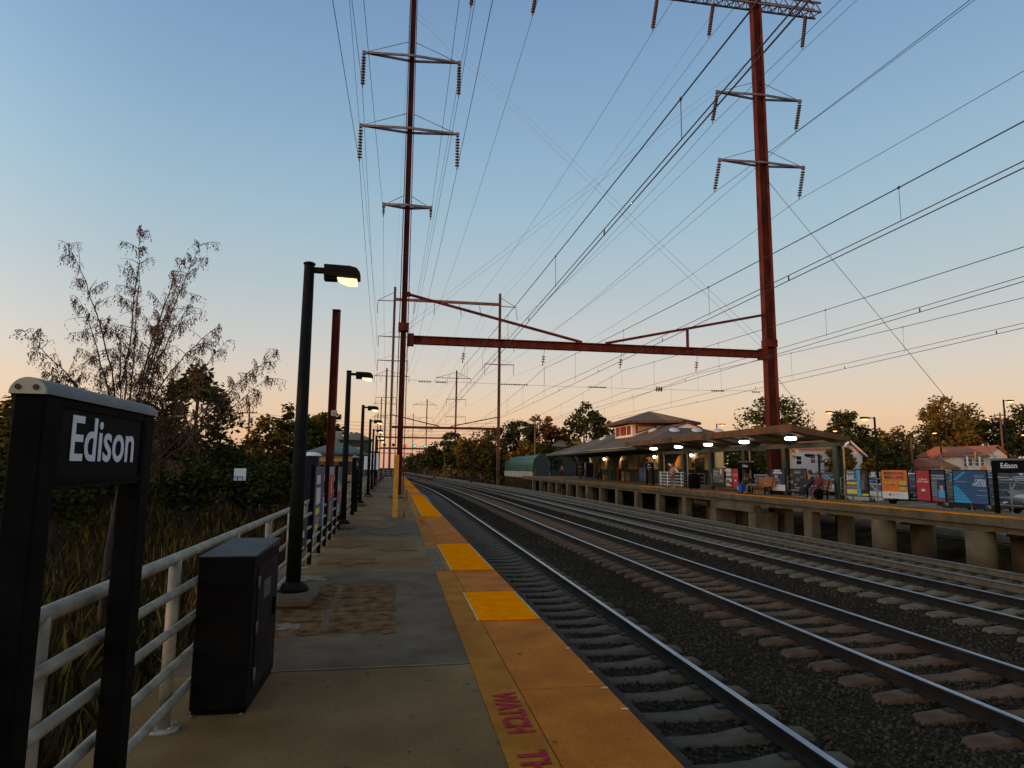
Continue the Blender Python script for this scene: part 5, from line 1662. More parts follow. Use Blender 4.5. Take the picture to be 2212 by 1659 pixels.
b.poly([(-1.95, -1.9, 2.42), (1.95, -1.9, 2.42), (.35, .7, 3.12), (-.35, .7, 3.12)]); b.poly([(-1.95, 3.3, 2.42), (-.35, .7, 3.12), (.35, .7, 3.12), (1.95, 3.3, 2.42)])
b.poly([(-1.95, -1.9, 2.42), (-.35, .7, 3.12), (-1.95, 3.3, 2.42)]); b.poly([(1.95, -1.9, 2.42), (1.95, 3.3, 2.42), (.35, .7, 3.12)])
b.bx(-1.95, 1.95, -1.9, 3.3, 2.28, 2.415)
b.build('roof', mat('grey_green_roof', (.085, .10, .085), .8, var=.2, scale=4), sh)
tw_ = empty('signal_tower', (-4.8, 70, 0), label='taller green tower building with hip roof behind the shelter', cat='building')
b = MB(); b.bx(-1.5, 1.5, -1.5, 1.8, -2.1, 4.3); b.build('wall', M['green_wall'], tw_)
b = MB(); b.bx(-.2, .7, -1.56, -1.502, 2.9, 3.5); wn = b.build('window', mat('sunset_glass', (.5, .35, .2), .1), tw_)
b = MB(); b.bx(-.3, -.2, -1.58, -1.503, 2.85, 3.55); b.bx(.7, .8, -1.58, -1.503, 2.85, 3.55); b.build('frame', M['green_steel'], wn)
b = MB()
for q in ((-1.75, -1.75, 1.75, -1.75), (1.75, -1.75, 1.75, 2.05), (1.75, 2.05, -1.75, 2.05), (-1.75, 2.05, -1.75, -1.75)):
    b.poly([(q[0], q[1], 4.32), (q[2], q[3], 4.32), (0, .15, 5.15)])
b.bx(-1.75, 1.75, -1.75, 2.05, 4.2, 4.315)
b.build('roof', mat('tan_roof', (.16, .125, .08), .8, var=.2, scale=4), tw_)
b = MB(); b.bx(-2.15, -1.52, .1, .8, 3.0, 5.2); b.build('chimney', mat('pale_chimney', (.30, .25, .19), .8), tw_)
pt = empty('domed_cabin', (-4.6, 35, 0), label='dark blue cabin with a white domed roof left of the platform', cat='cabin')
b = MB(); b.bx(-.34, .34, -.4, .4, -2.1, 2.02, ch=.03); b.build('body', mat('dark_navy', (.006, .007, .016), .6, spec=.2), pt)
b = MB(); b.lathe([(.52, 2.03), (.50, 2.09), (.38, 2.18), (.18, 2.23), (.01, 2.24)], n=18); b.build('dome', M['white'], pt)
ws = empty('trackside_sign', (-9.2, 40, -2.1), label='white board behind a small fence far left', cat='sign')
b = MB(); b.bx(-.36, .30, -.02, .02, 2.75, 3.45); b.build('board', M['white'], ws)
for e in (-.28, .24):
    b = MB(); b.bx(e - .03, e + .03, -.02, .02, 0, 2.749); b.build('leg', M['black'], ws)
b = MB()
for i in range(5):
    b.bx(-.9 + i * .26, -.87 + i * .26, -.2, -.17, 1.6, 2.95)
b.bx(-.9, .2, -.2, -.17, 2.952, 2.99)
b.build('fence', M['black'], ws)


def utility_pole(x, y, z0, zt, label, arms=1):
    o = empty('utility_pole', (x, y, z0), label=label, cat='pole')
    H = zt - z0
    b = MB(); b.tube([(0, 0, 0), (0, 0, H)], [.16, .11], 8); b.build('pole', M['wood_pole'], o)
    for k_ in range(arms):
        b = MB(); b.bx(-1.1, 1.1, -.06, .06, H - .5 - k_ * .8, H - .38 - k_ * .8); a = b.build('crossarm', M['wood_pole'], o)
        for x_ in (-1, -.5, .5, 1):
            b = MB(); b.lathe([(.04, 0), (.06, .1), (.03, .18)], (x_, 0, H - .38 - k_ * .8), 6); b.build('insulator', M['insulator'], a)
    b = MB(); b.lathe([(.2, H - 2.0), (.2, H - 1.2)], (.32, 0, 0), 8); b.build('transformer', M['galv'], o)
    return o


utility_pole(-22.3, 100, -2.1, 9.7, 'utility pole with a crossarm above the left trees')
utility_pole(21.3, 104, -1.8, 9.8, 'wooden utility pole behind the green cover')
utility_pole(93.0, 88, -.9, 11.0, 'utility pole right of the second house at right edge', 2)
utility_pole(78.5, 90, -.9, 7.0, 'short utility pole left of the second house')
for i, (z, dz) in enumerate(((9.2, .6), (8.7, .5), (8.1, .5), (7.5, .4))):
    wire(span((-60, 128 - i, z - 1), (-22.3, 100, z), .8) + span((-22.3, 100, z), (21.3, 104, z), 1.0)[1:], .02, 'roadside cable crossing the line behind the second portal, %s from top' % ('first', 'second', 'third', 'fourth')[i], 'roadside cables', 'roadside_cable')

# ---------------------------------------------------------------- street lamps by the parking lot
def lot_lamp(rx, ry, y, rz_, label, mt, head=.9, pole=True, flip=1):
    """rx, rz_: head bearing and height as x/y and z/y slopes seen from the camera"""
    x, z = rx * y, 1.5 + rz_ * y
    o = empty('street_lamp', (x, y, LOT(x)), label=label, cat='street lamp', rz=0)
    H = z - LOT(x)
    px = flip * head
    b = MB(); b.tube([(px, 0, 0), (px, 0, H + .15)], [.11, .08], 8); b.build('pole', M['lamp_pole'], o)
    b = MB(); b.bar((px, 0, H + .05), (px * .35, 0, H + .08), .07, .07); b.build('arm', M['lamp_pole'], o)
    b = MB(); b.bx(-.36, .36, -.16, .16, H - .04, H + .14, ch=.04); b.build('head', M['lamp_pole'], o)
    b = MB(); b.lathe([(.05, H - .16), (.22, H - .12), (.28, H - .045)], n=12); b.build('lens', mt, o)
lot_lamp(.718, 1, 62, .100, 'lit street lamp left of the pointed dark tree', M['glow_o'])
lot_lamp(.785, 1, 48, .091, 'larger lit street lamp facing left before the pointed tree', M['glow_y'])
lot_lamp(1.081, 1, 62, .129, 'tall lit street lamp at the right edge', M['glow_o'], flip=-1)
lot_lamp(.521, 1, 90, .075, 'lit street lamp right of the station roof', M['glow_o'], flip=-1)
lot_lamp(.727, 1, 85, .069, 'small orange street light above the canopy corner', M['glow_o'])
lot_lamp(.92, 1, 88, .069, 'orange street light in front of the tallest right tree', M['glow_o'])
lot_lamp(1.029, 1, 92, .096, 'orange street light high before the broad dark tree', M['glow_o'])
lot_lamp(1.102, 1, 88, .069, 'orange street light at the extreme right edge', M['glow_o'])
lot_lamp(.676, 1, 50, .026, 'unlit dark street lamp in front of the white house', M['glass'])
lot_lamp(.55, 1, 75, .022, 'orange light seen under the canopy left of the Edison sign', M['glow_o'])

# ---------------------------------------------------------------- houses
WS = mat('white_siding', (.56, .50, .47), .8, var=.06, scale=2, stretch=(.2, .2, 9), bump=.3, bscale=4)
WS2 = mat('cream_siding', (.60, .50, .40), .8, var=.06, scale=2, stretch=(.2, .2, 9), bump=.3, bscale=4)
def house_window(h, x, y, z, w=.8, hh=1.2):
    b = MB(); b.bx(x - w / 2, x + w / 2, y - .05, y - .003, z, z + hh); wn = b.build('window', M['glass'], h)
    b = MB(); t_ = .1
    for q in ((x - w / 2 - t_, x - w / 2, z - t_, z + hh + t_), (x + w / 2, x + w / 2 + t_, z - t_, z + hh + t_), (x - w / 2, x + w / 2, z + hh, z + hh + t_), (x - w / 2, x + w / 2, z - t_, z), (x - w / 2, x + w / 2, z + hh / 2 - .03, z + hh / 2 + .03)):
        b.bx(q[0], q[1], y - .07, y - .051, q[2], q[3])
    b.build('frame', M['white'], wn)
RF = mat('red_brown_shingles', (.30, .12, .075), .9, var=.2, scale=3, spec=.1)
h1 = empty('house', (54.6, 85, -.86), label='white sided house with pinkish roof behind the parking lot', cat='house')
b = MB(); b.bx(0, 4.2, 0, 7, 0, 5.0); b.build('left_wall', WS, h1)
b = MB(); b.bx(1.5, 8.0, .4, 8, 0, 5.4); b.build('main_wall', WS, h1)
b = MB(); b.prism([(-.1, 5.4), (8.4, 5.4), (4.2, 7.2)], 'X', 1.2, 8.2); b.build('main_roof', RF, h1)
b = MB(); b.prism([(6.6, 4.6), (10.8, 4.6), (8.7, 6.4)], 'Y', -.7, -.5); b.build('gable_wall', WS, h1)
b = MB(); b.prism([(6.3, 4.55), (8.7, 6.6), (11.1, 4.55), (8.7, 6.45)], 'Y', -1.0, 7); b.build('gable_roof', RF, h1)
b = MB(); b.bx(6.6, 10.8, -.7, 7, 0, 4.6); b.build('wing_wall', WS, h1)
b = MB(); b.bar((8.7, -1.05, 6.75), (6.1, -1.05, 4.55), .3, .14); b.bar((8.7, -1.05, 6.75), (11.3, -1.05, 4.55), .3, .14); b.build('gable_trim', M['white'], h1)
b = MB(); b.prism([(-.3, 4.4), (3.0, 4.4), (1.5, 5.4)], 'X', .2, 1.4); b.build('porch_roof', RF, h1)
for x, z in ((1.2, 3.3), (3.4, 3.5), (3.9, .9), (4.8, 3.5)):
    house_window(h1, x, 0 if x < 4 else .4, z)
house_window(h1, 8.7, -.7, 3.6)
h2 = empty('house', (79.5, 85, -.86), label='two storey cream house with red roof near the right edge', cat='house')
b = MB(); b.bx(0, 4, 1, 8, 0, 3.1); b.build('left_wall', WS2, h2)
b = MB(); b.prism([(.2, 3.1), (8.8, 3.1), (4.5, 4.6)], 'X', -.4, 4.2); b.build('left_roof', RF, h2)
b = MB(); b.bx(3, 11, 0, 8, 0, 4.9); b.build('main_wall', WS2, h2)
b = MB(); b.prism([(-.8, 4.8), (8.6, 4.8), (4.0, 6.4)], 'X', 2.6, 7.6); b.build('main_roof', RF, h2)
b = MB(); b.prism([(6.8, 4.9), (11.0, 4.9), (9.0, 6.3)], 'Y', .0, .2); b.build('gable_wall', WS2, h2)
b = MB(); b.prism([(6.4, 4.8), (9.0, 6.55), (11.6, 4.8), (9.0, 6.4)], 'Y', -.5, 8); b.build('gable_roof', RF, h2)
b = MB(); b.bx(2.8, 7.2, -1.2, -.01, 2.5, 2.7); b.bx(2.8, 7.2, -1.25, -1.15, 2.7, 3.4); b.build('balcony', WS2, h2)
for x in (2.9, 5.0, 7.1):
    b = MB(); b.bx(x - .1, x + .1, -1.22, -1.02, 0, 2.5); b.bx(x - .1, x + .1, -1.14, -1.0, 3.4, 4.75); b.build('porch_post', M['white'], h2)
for x in (4.0, 6.0):
    house_window(h2, x, 0, 3.3, 1.5, 1.2)
for x in (8.2, 10.0):
    house_window(h2, x, 0, 3.4)
b = MB(); b.bx(3.2, 5.6, -.06, -.004, 0, 2.2); b.build('garage_door', M['glass'], h2)
hb = empty('house', (33.2, 132, -1.5), label='small roof and chimney beyond the left end of station roof', cat='house')
b = MB(); b.bx(-2.6, 2.6, 0, 6, 0, 7.6); b.build('wall', M['green_wall'], hb)
b = MB()
for q in ((-3, -.4, 3, -.4), (3, -.4, 3, 6.4), (3, 6.4, -3, 6.4), (-3, 6.4, -3, -.4)):
    b.poly([(q[0], q[1], 7.6), (q[2], q[3], 7.6), (0, 3, 9.2)])
b.build('roof', mat('tan_shingles', (.17, .14, .09), .9), hb)
b = MB(); b.bx(2.1, 4.0, 1, 2.6, 6.5, 9.4); b.build('chimney', mat('tan_brick', (.34, .22, .12), .9), hb)

# traffic signal mast near the second house
ts = empty('traffic_signal', (72.5, 78, -.86), label='galvanised traffic signal mast with yellow heads before second house', cat='traffic signal')
b = MB(); b.tube([(0, 0, 0), (0, 0, 5.0)], .1, 8); b.build('pole', M['galv'], ts)
b = MB(); b.tube([(0, 0, 4.6), (3, 0, 5.0), (6.4, 0, 5.2)], .06, 6); b.tube([(0, 0, 4.0), (3, 0, 4.8), (6.4, 0, 5.2)], .045, 6); b.build('mast_arm', M['galv'], ts)
for x, z in ((5.3, 4.2), (0, 2.2)):
    b = MB(); b.bx(x - .2, x + .2, -.3, -.1, z, z + 1.0, ch=.04); hd = b.build('signal_head', M['yellow_post'], ts)
    for k_ in range(3):
        b = MB(); b.lathe([(.12, -.36), (.12, -.301)], (x, 0, z + .2 + k_ * .3), 10, axis='Y'); b.build('lens', M['glass'], hd)
yw = empty('warning_sign', (77.0, 76, -.86), label='yellow diamond road sign in front of the second house', cat='road sign')
b = MB(); b.tube([(0, 0, 0), (0, 0, 3.4)], .05, 6); b.build('pole', M['galv'], yw)
b = MB(); b.prism([(-.6, 2.9), (0, 2.3), (.6, 2.9), (0, 3.5)], 'Y', -.09, -.055); b.build('plate', M['yellow_post'], yw)
for i, (x, y) in enumerate(((47.6, 60), (53.4, 66), (57.2, 62), (74.0, 68), (62.4, 62), (69.6, 64))):
    o = empty('parking_sign', (x, y, -.86), label='small pale sign on a post among parked cars, %s from left' % ('first', 'third', 'fourth', 'seventh', 'fifth', 'sixth')[i], cat='sign', group='small pale signs in the parking lot')
    b = MB(); b.tube([(0, 0, 0), (0, 0, 2.3)], .04, 6); b.build('post', M['galv'], o)
    b = MB(); b.bx(-.22, .22, -.07, -.045, 1.7, 2.35); b.build('plate', mat('pale_sign', (.62, .60, .42), .6), o)


# ---------------------------------------------------------------- cars
def car_meshes(kind):
    suv = kind == 'suv'
    L, W, hb_, hr = (4.7, 1.86, 1.02, 1.72) if suv else (4.6, 1.78, .92, 1.42)
    d = {}
    b = MB()
    st = [(-L / 2, .62, .36, .62), (-L / 2 + .12, .80, .26, .78), (-L / 2 + .7, .88, .22, hb_ - .06), (-L / 2 + 1.5, .89, .22, hb_), (0, .89, .22, hb_ + .02), (L / 2 - 1.2, .89, .22, hb_ + .02), (L / 2 - .35, .87, .24, hb_), (L / 2 - .05, .78, .32, hb_ - .12), (L / 2, .66, .40, hb_ - .25)]
    for y, w_, z0, z1 in st:
        k_ = W / 1.78
        b.v += [(-w_ * k_, y, z0), (-w_ * k_ * 1.03, y, (z0 + z1) * .5), (-w_ * k_ * .97, y, z1 - .05), (-w_ * k_ * .86, y, z1), (w_ * k_ * .86, y, z1), (w_ * k_ * .97, y, z1 - .05), (w_ * k_ * 1.03, y, (z0 + z1) * .5), (w_ * k_, y, z0)]
    for i in range(len(st) - 1):
        for j in range(7):
            b.face((i * 8 + j, i * 8 + 8 + j, i * 8 + 9 + j, i * 8 + j + 1), True)
    b.face(range(8)); b.face(range((len(st) - 1) * 8 + 7, (len(st) - 1) * 8 - 1, -1))
    d['body'] = b
    g = MB()
    y0, y1, y2, y3 = (-L / 2 + 1.05, -L / 2 + 1.75, L / 2 - (.55 if suv else 1.35), L / 2 - (.12 if suv else .45))
    wb, wt = W / 2 * .88, W / 2 * .70
    rings = [(y0, wb, hb_ - .02), (y1, wt, hr - .04), (y2, wt, hr - .04), (y3, wb * .97, hb_ - .02)]
    g.v += [(-wb, y0, hb_ - .03), (wb, y0, hb_ - .03), (wb, y3, hb_ - .03), (-wb, y3, hb_ - .03), (-wt, y1, hr - .05), (wt, y1, hr - .05), (wt, y2, hr - .05), (-wt, y2, hr - .05)]
    for f in ((0, 1, 5, 4), (1, 2, 6, 5), (2, 3, 7, 6), (3, 0, 4, 7)):
        g.face(f)
    d['windows'] = g
    r_ = MB()
    r_.v += [(-wt - .02, y1 - .03, hr - .055), (wt + .02, y1 - .03, hr - .055), (wt + .02, y2 + .03, hr - .055), (-wt - .02, y2 + .03, hr - .055), (-wt + .06, y1 + .1, hr), (wt - .06, y1 + .1, hr), (wt - .06, y2 - .1, hr), (-wt + .06, y2 - .1, hr)]
    for f in ((0, 1, 5, 4), (1, 2, 6, 5), (2, 3, 7, 6), (3, 0, 4, 7), (4, 5, 6, 7)):
        r_.face(f, True)
    for sx in (-1, 1):
        for (ya, za, yb, zb_, xa, xb) in ((y0, hb_ - .02, y1, hr - .04, wb, wt), (y3, hb_ - .02, y2, hr - .04, wb, wt), ((y0 + y3) / 2 + .1, hb_, (y1 + y2) / 2 + .1, hr - .05, wb, wt)):
            r_.bar((sx * xa, ya, za), (sx * xb, yb, zb_), .07, .06)
    d['roof'] = r_
    wh = MB(); wh.lathe([(.20, -.11), (.33, -.10), (.33, .10), (.20, .11)], n=16, axis='X')
    rim = MB(); rim.lathe([(.02, -.125), (.19, -.118), (.20, .118), (.02, .125)], n=10, axis='X')
    hl = MB(); hl.box(0, 0, 0, .30, .10, .12, ch=.03)
    tl = MB(); tl.box(0, 0, 0, .28, .08, .16, ch=.03)
    return d, wh, rim, hl, tl, (L, W, hb_)


TYRE = mat('tyre', (.012, .012, .012), .85)
RIM = mat('alloy_rim', (.16, .16, .16), .45, metal=.8)
HLM = mat('headlight_glass', (.6, .6, .6), .15)
TLM = mat('tail_light', (.35, .01, .01), .2)
PAINT = {k_: mat('car_paint_' + k_, c_, .34, metal=.0, var=.05, spec=.4) for k_, c_ in dict(silver=(.46, .40, .33), white=(.80, .72, .62), black=(.02, .018, .017), grey=(.22, .21, .20), blue=(.03, .06, .16), red=(.24, .015, .02), teal=(.05, .09, .10)).items()}
CM = {}
for kd in ('sedan', 'suv'):
    d_, wh, rim, hl, tl, dim = car_meshes(kd)
    CM[kd] = (d_, wh.mesh('tyre', TYRE), rim.mesh('rim', RIM), hl.mesh('headlight', HLM), tl.mesh('tail_light', TLM), dim, {})
GLASSC = mat('car_glass', (.02, .018, .016), .12, spec=.5)
def car(x, y, rz, kd, paint, label, group=None):
    d_, wh, rim, hl, tl, (L, W, hb_), cache = CM[kd]
    if paint not in cache:
        cache[paint] = (d_['body'].mesh('body', PAINT[paint]), d_['windows'].mesh('windows', GLASSC), d_['roof'].mesh('roof', PAINT[paint]))
    o = empty('parked_car', (x, y, LOT(x)), rz, label=label, cat='car', group=group)
    for n_, me in zip(('body', 'windows', 'roof'), cache[paint]):
        inst(me, n_, o)
    for sx in (-1, 1):
        for yy in (-L / 2 + .88, L / 2 - .92):
            t_ = inst(wh, 'wheel', o, (sx * (W / 2 - .1), yy, .33))
            inst(rim, 'rim', t_)
        inst(hl, 'headlight', o, (sx * W * .34, -L / 2 + .09, .66))
        inst(tl, 'tail_light', o, (sx * W * .36, L / 2 - .05, .78))
    return o


car(33.6, 33.6, 0, 'suv', 'black', 'dark car just behind the blue open house poster')
car(33.8, 27.6, 0, 'sedan', 'white', 'pale car at the right edge behind the Edison sign')
car(33.9, 43.2, PI, 'sedan', 'silver', 'silver car behind the Morristown poster, nearest of all there')
pal = ['silver', 'grey', 'white', 'silver', 'black', 'silver', 'blue', 'silver', 'white', 'teal', 'silver', 'grey', 'red']
NTH = ['first', 'second', 'third', 'fourth', 'fifth', 'sixth', 'seventh', 'eighth', 'ninth', 'tenth', 'eleventh', 'twelfth', 'thirteenth', 'fourteenth', 'fifteenth']
k_ = 0
for ri, (x, ya, yb) in enumerate(((40.0, 34.5, 70), (45.6, 39, 74), (53.5, 46, 78), (59.5, 51, 80), (67.5, 58, 80), (73.5, 64, 80), (81.0, 70, 80))):
    y, cnt = ya, 0
    while y < yb:
        if random.random() < .93 and cnt < 15:
            c_ = pal[k_ % len(pal)]
            kd = 'suv' if k_ % 3 == 1 else 'sedan'
            car(x + random.uniform(-.2, .2), y, (PI / 2 if ri % 2 else -PI / 2) + random.uniform(-.03, .03), kd, c_, '%s %s, %s from the right in the %s parked row' % (c_, 'estate style car' if kd == 'suv' else 'saloon car', NTH[cnt], NTH[ri]), 'cars parked in rows beyond the far platform')
            cnt += 1
        k_ += 1
        y += 2.65

# ---------------------------------------------------------------- people
SKIN = mat('skin', (.32, .17, .11), .6, var=.05)
def skin_part(name, pts, edges, mt, parent, root=0, sub=1):
    """pts: {key: (x,y,z,r)}; grows one continuous skin over the edges"""
    keys = list(pts)
    me = bpy.data.meshes.new(name)
    me.from_pydata([pts[k][:3] for k in keys], [(keys.index(a), keys.index(c)) for a, c in edges], [])
    me.materials.append(mt)
    o = bpy.data.objects.new(name, me)
    col.objects.link(o)
    o.parent = parent
    md = o.modifiers.new('Skin', 'SKIN')
    md.use_smooth_shade = True
    for i, k in enumerate(keys):
        d = me.skin_vertices[0].data[i]
        r = pts[k][3]
        d.radius = (r, r) if not isinstance(r, tuple) else r
        d.use_root = i == root
    sb_ = o.modifiers.new('Subdivision', 'SUBSURF')
    sb_.levels = sb_.render_levels = sub
    return o


def person(loc, rz, J, h, top, legs, label, hair=(.03, .02, .015), shoe=(.02, .02, .02), hood=False, cat='person', group=None, scarf=None):
    """J: joint positions for a 1.75 m body, x to its right, y forward"""
    s = h / 1.75
    o = empty('person', loc, rz, label=label, cat=cat, group=group)
    P_ = {}
    def put(k, r):
        x, y, z = J[k]
        P_[k] = (x * s, y * s, z * s, r * s)
    put('pelvis', .125); put('waist', .115); put('chest', .135); put('neck', .055)
    hx, hy, hz = J['head']
    P_['jaw'] = (hx * s, (hy + .02) * s, (hz - .06) * s, .07 * s)
    P_['head'] = (hx * s, (hy - .005) * s, (hz + .03) * s, .092 * s)
    P_['crown'] = (hx * s, (hy - .015) * s, (hz + .10) * s, .06 * s)
    P_['nose'] = (hx * s, (hy + .105) * s, (hz - .01) * s, .016 * s)
    E_ = [('pelvis', 'waist'), ('waist', 'chest'), ('chest', 'neck'), ('neck', 'jaw'), ('jaw', 'head'), ('head', 'crown'), ('head', 'nose')]
    for sd in 'LR':
        for k, r in (('sh', .062), ('el', .045), ('wr', .030), ('hip', .095), ('kn', .062), ('an', .042)):
            put(k + sd, r)
        e_, w_ = Vector(P_['el' + sd][:3]), Vector(P_['wr' + sd][:3])
        d = (w_ - e_).normalized()
        sg_ = 1 if sd == 'R' else -1
        side = d.cross(Vector((0, 0, 1)) if abs(d.z) < .9 else Vector((0, 1, 0))).normalized()
        pm_ = w_ + d * .055 * s
        P_['pm' + sd] = tuple(pm_) + (.030 * s,)
        E_ += [('chest', 'sh' + sd), ('sh' + sd, 'el' + sd), ('el' + sd, 'wr' + sd), ('wr' + sd, 'pm' + sd)]
        for f in range(4):
            q = pm_ + d * (.075 - .008 * abs(f - 1.3)) * s + side * (f - 1.5) * .021 * s + Vector((0, 0, -.008 * s))
            P_['f%d%s' % (f, sd)] = tuple(q) + (.009 * s,)
            E_.append(('pm' + sd, 'f%d%s' % (f, sd)))
        q = w_ + d * .06 * s + side * sg_ * .055 * s
        P_['th' + sd] = tuple(q) + (.010 * s,)
        E_.append(('wr' + sd, 'th' + sd))
        an = Vector(P_['an' + sd][:3])
        ft = Vector(J.get('toe' + sd, (J['an' + sd][0], J['an' + sd][1] + .17, J['an' + sd][2] - .05))) * s
        P_['toe' + sd] = tuple(ft) + (.035 * s,)
        E_ += [('pelvis', 'hip' + sd), ('hip' + sd, 'kn' + sd), ('kn' + sd, 'an' + sd), ('an' + sd, 'toe' + sd)]
    skin_part('body', P_, E_, SKIN, o)
    g = lambda ks, f: {k: P_[k][:3] + (P_[k][3] * f,) for k in ks}
    tk = ['pelvis', 'waist', 'chest', 'shL', 'elL', 'wrL', 'shR', 'elR', 'wrR']
    t_ = g(tk, 1.22)
    te = [('pelvis', 'waist'), ('waist', 'chest')] + [e for sd in 'LR' for e in (('chest', 'sh' + sd), ('sh' + sd, 'el' + sd), ('el' + sd, 'wr' + sd))]
    if hood:
        t_['neck'] = P_['neck'][:3] + (.085 * s,)
        t_['hoodtop'] = (P_['head'][0], P_['head'][1] - .02 * s, P_['head'][2] + .01 * s, .115 * s)
        te += [('chest', 'neck'), ('neck', 'hoodtop')]
    skin_part('jacket', t_, te, top, o)
    l_ = g(['pelvis', 'hipL', 'knL', 'anL', 'hipR', 'knR', 'anR'], 1.2)
    skin_part('trousers', l_, [('pelvis', 'hipL'), ('hipL', 'knL'), ('knL', 'anL'), ('pelvis', 'hipR'), ('hipR', 'knR'), ('knR', 'anR')], legs, o)
    sm_ = mat('shoe', shoe, .6)
    for sd in 'LR':
        a, t2 = Vector(P_['an' + sd][:3]), Vector(P_['toe' + sd][:3])
        skin_part('shoe', {'a': (a.x, a.y, a.z - .04 * s, .05 * s), 'b': tuple(t2) + (.042 * s,)}, [('a', 'b')], sm_, o, sub=1)
    b = MB()
    hp = P_['head']
    b.lathe([(.001, .17 * s), (.06 * s, .155 * s), (.10 * s, .10 * s), (.112 * s, .03 * s), (.095 * s, -.06 * s)], (hp[0], hp[1] - .025 * s, hp[2]), 12)
    b.build('hair', mat('hair', hair, .7), o)
    b = MB()
    for e in (-1, 1):
        b.lathe([(.001, 0), (.012 * s, .004 * s), (.001, .012 * s)], (hp[0] + e * .034 * s, hp[1] + .088 * s, hp[2] - .005 * s), 6, axis='Y')
    b.build('eyes', M['black'], o)
    if scarf:
        b = MB(); b.tube([(hp[0] - .09 * s, hp[1] + .05 * s, J['chest'][2] * s - .25), (hp[0] - .08 * s, hp[1] + .12 * s, J['chest'][2] * s + .02), (hp[0], hp[1] - .06 * s, J['neck'][2] * s + .02), (hp[0] + .08 * s, hp[1] + .12 * s, J['chest'][2] * s + .02), (hp[0] + .1 * s, hp[1] + .08 * s, J['chest'][2] * s - .22)], .05 * s, 7)
        b.build('scarf', scarf, o)
    return o


def stand(**k):
    J = dict(pelvis=(0, 0, .95), waist=(0, .01, 1.10), chest=(0, 0, 1.32), neck=(0, 0, 1.49), head=(0, .02, 1.60), shL=(-.18, 0, 1.42), elL=(-.24, -.02, 1.14), wrL=(-.22, .08, .90), shR=(.18, 0, 1.42), elR=(.24, -.02, 1.14), wrR=(.22, .08, .90),
             hipL=(-.10, 0, .90), knL=(-.11, .02, .50), anL=(-.11, 0, .09), hipR=(.10, 0, .90), knR=(.11, .02, .50), anR=(.11, 0, .09))
    J.update(k)
    return J


def sit(**k):
    J = dict(pelvis=(0, 0, .52), waist=(0, .0, .68), chest=(0, -.02, .92), neck=(0, 0, 1.10), head=(0, .04, 1.22), shL=(-.18, -.02, 1.03), elL=(-.24, .08, .78), wrL=(-.12, .30, .66), shR=(.18, -.02, 1.03), elR=(.24, .08, .78), wrR=(.12, .30, .66),
             hipL=(-.10, .04, .50), knL=(-.14, .45, .52), anL=(-.13, .46, .09), hipR=(.10, .04, .50), knR=(.14, .45, .52), anR=(.13, .46, .09))
    J.update(k)
    return J


cloth = lambda n, c: mat('cloth_' + n, c, .9, var=.15, scale=6)
FACE_TRACK = PI / 2          # +Y forward turned to face -X
person((18.55, 43.0, fpz(43)), -PI / 2 + .35, stand(elR=(.27, .05, 1.14), wrR=(.12, .24, 1.16), elL=(-.26, .04, 1.13), wrL=(-.10, .24, 1.12)), 1.60, cloth('pink', (.50, .19, .16)), cloth('grey_trousers', (.17, .13, .12)), 'person in a pink top with back turned on the far platform', hair=(.30, .12, .05), shoe=(.4, .4, .4))
person((19.9, 80.0, fpz(80)), PI * .9, stand(knL=(-.11, .16, .52), anL=(-.11, .05, .13), anR=(.11, -.28, .12), knR=(.11, -.06, .50)), 1.62, cloth('red', (.36, .03, .035)), cloth('black1', (.015, .015, .018)), 'person in red walking with a white scarf under the station roof', shoe=(.5, .5, .5), scarf=cloth('white', (.62, .58, .5)))
person((20.9, 74.9, fpz(75)), PI * .6, stand(), 1.72, cloth('black2', (.014, .013, .014)), cloth('black3', (.014, .014, .016)), 'left of two standing people in dark clothes under the station roof')
person((21.3, 74.1, fpz(74)), PI * .5, stand(wrR=(.2, .2, 1.0)), 1.66, cloth('black4', (.025, .014, .014)), cloth('black5', (.016, .016, .02)), 'right of two standing people in dark clothes under the station roof')
person((22.0, 70.9, fpz(71)), PI * .55, sit(), 1.6, cloth('black6', (.014, .014, .014)), cloth('black7', (.016, .016, .016)), 'person in black sitting low beside a tan crate under the station roof')
sb2 = empty('stool', (22.0, 70.9, fpz(71)), label='low dark seat under the person by the tan crate', cat='seat')
b = MB(); b.bx(-.25, .25, -.25, .25, .34, .38); b.build('seat', M['black'], sb2)
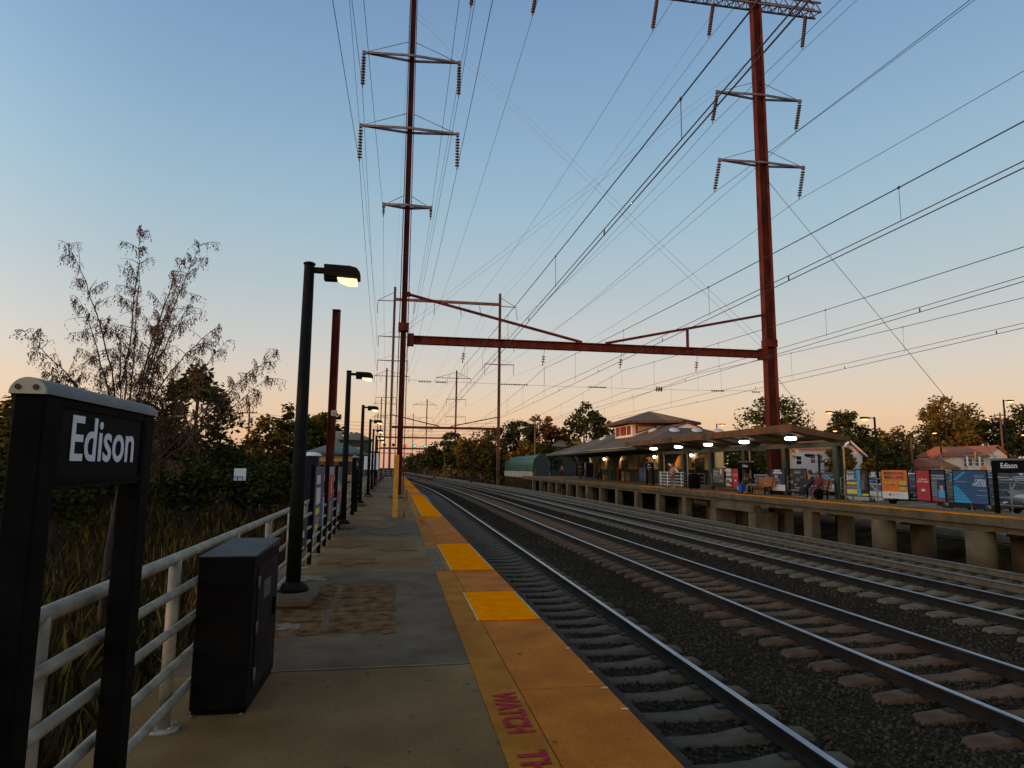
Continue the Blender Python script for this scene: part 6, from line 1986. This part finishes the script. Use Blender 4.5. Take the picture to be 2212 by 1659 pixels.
for ax in (-.2, .2):
    for ay in (-.2, .2):
        b = MB(); b.bx(ax - .02, ax + .02, ay - .02, ay + .02, 0, .339); b.build('leg', M['black'], sb2)
person((19.0, 33.0, fpz(33)), FACE_TRACK - .45, sit(chest=(0, .26, .80), waist=(0, .10, .66), neck=(0, .42, .92), head=(0, .52, 1.0), shL=(-.17, .32, .92), shR=(.17, .32, .92), elL=(-.17, .46, .60), elR=(.17, .46, .60), wrL=(-.05, .58, .82), wrR=(.05, .58, .82), anL=(-.13, .50, .09), anR=(.13, .50, .09)), 1.62, cloth('black8', (.012, .012, .013)), cloth('grey2', (.15, .15, .15)), 'seated person in black jacket bent forward, head in hands', shoe=(.03, .03, .03))
bg_ = empty('bag', (18.55, 33.75, fpz(33.7)), label='bright blue bag standing at the feet of bent seated person', cat='bag')
b = MB(); b.box(0, 0, .27, .26, .38, .50, ch=.06); b.build('sack', mat('blue_nylon', (.01, .045, .34), .5), bg_)
b = MB(); b.tube([(0, -.1, .52), (0, -.05, .62), (0, .05, .62), (0, .1, .52)], .014, 6); b.build('handle', M['black'], bg_)
b = MB(); b.bx(-.137, -.131, .05, .12, .2, .36); b.build('white_mark', P['white'], bg_)
person((18.97, 28.05, fpz(28)), FACE_TRACK - .1, sit(wrR=(.10, .22, .62)), 1.66, cloth('navy', (.012, .016, .04)), cloth('charcoal', (.02, .02, .024)), 'seated person in navy jacket on the right hand bench')
person((18.93, 27.35, fpz(27)), FACE_TRACK + .1, sit(anL=(-.10, .62, .09), knL=(-.12, .42, .50), head=(-.05, .05, 1.20)), 1.62, cloth('maroon', (.14, .016, .022)), cloth('plaid', (.12, .05, .06)), 'seated person in maroon hooded top beside the one in navy', hood=True, shoe=(.5, .5, .5))
sc_b = empty('backpack', (18.62, 26.95, fpz(27)), label='black bag on the platform beside the person in maroon', cat='bag')
b = MB(); b.box(0, 0, .26, .30, .36, .48, ch=.08); b.build('sack', M['black'], sc_b)
b = MB(); b.box(-.165, 0, .18, .06, .26, .22, ch=.03); b.build('pocket', M['black'], sc_b)
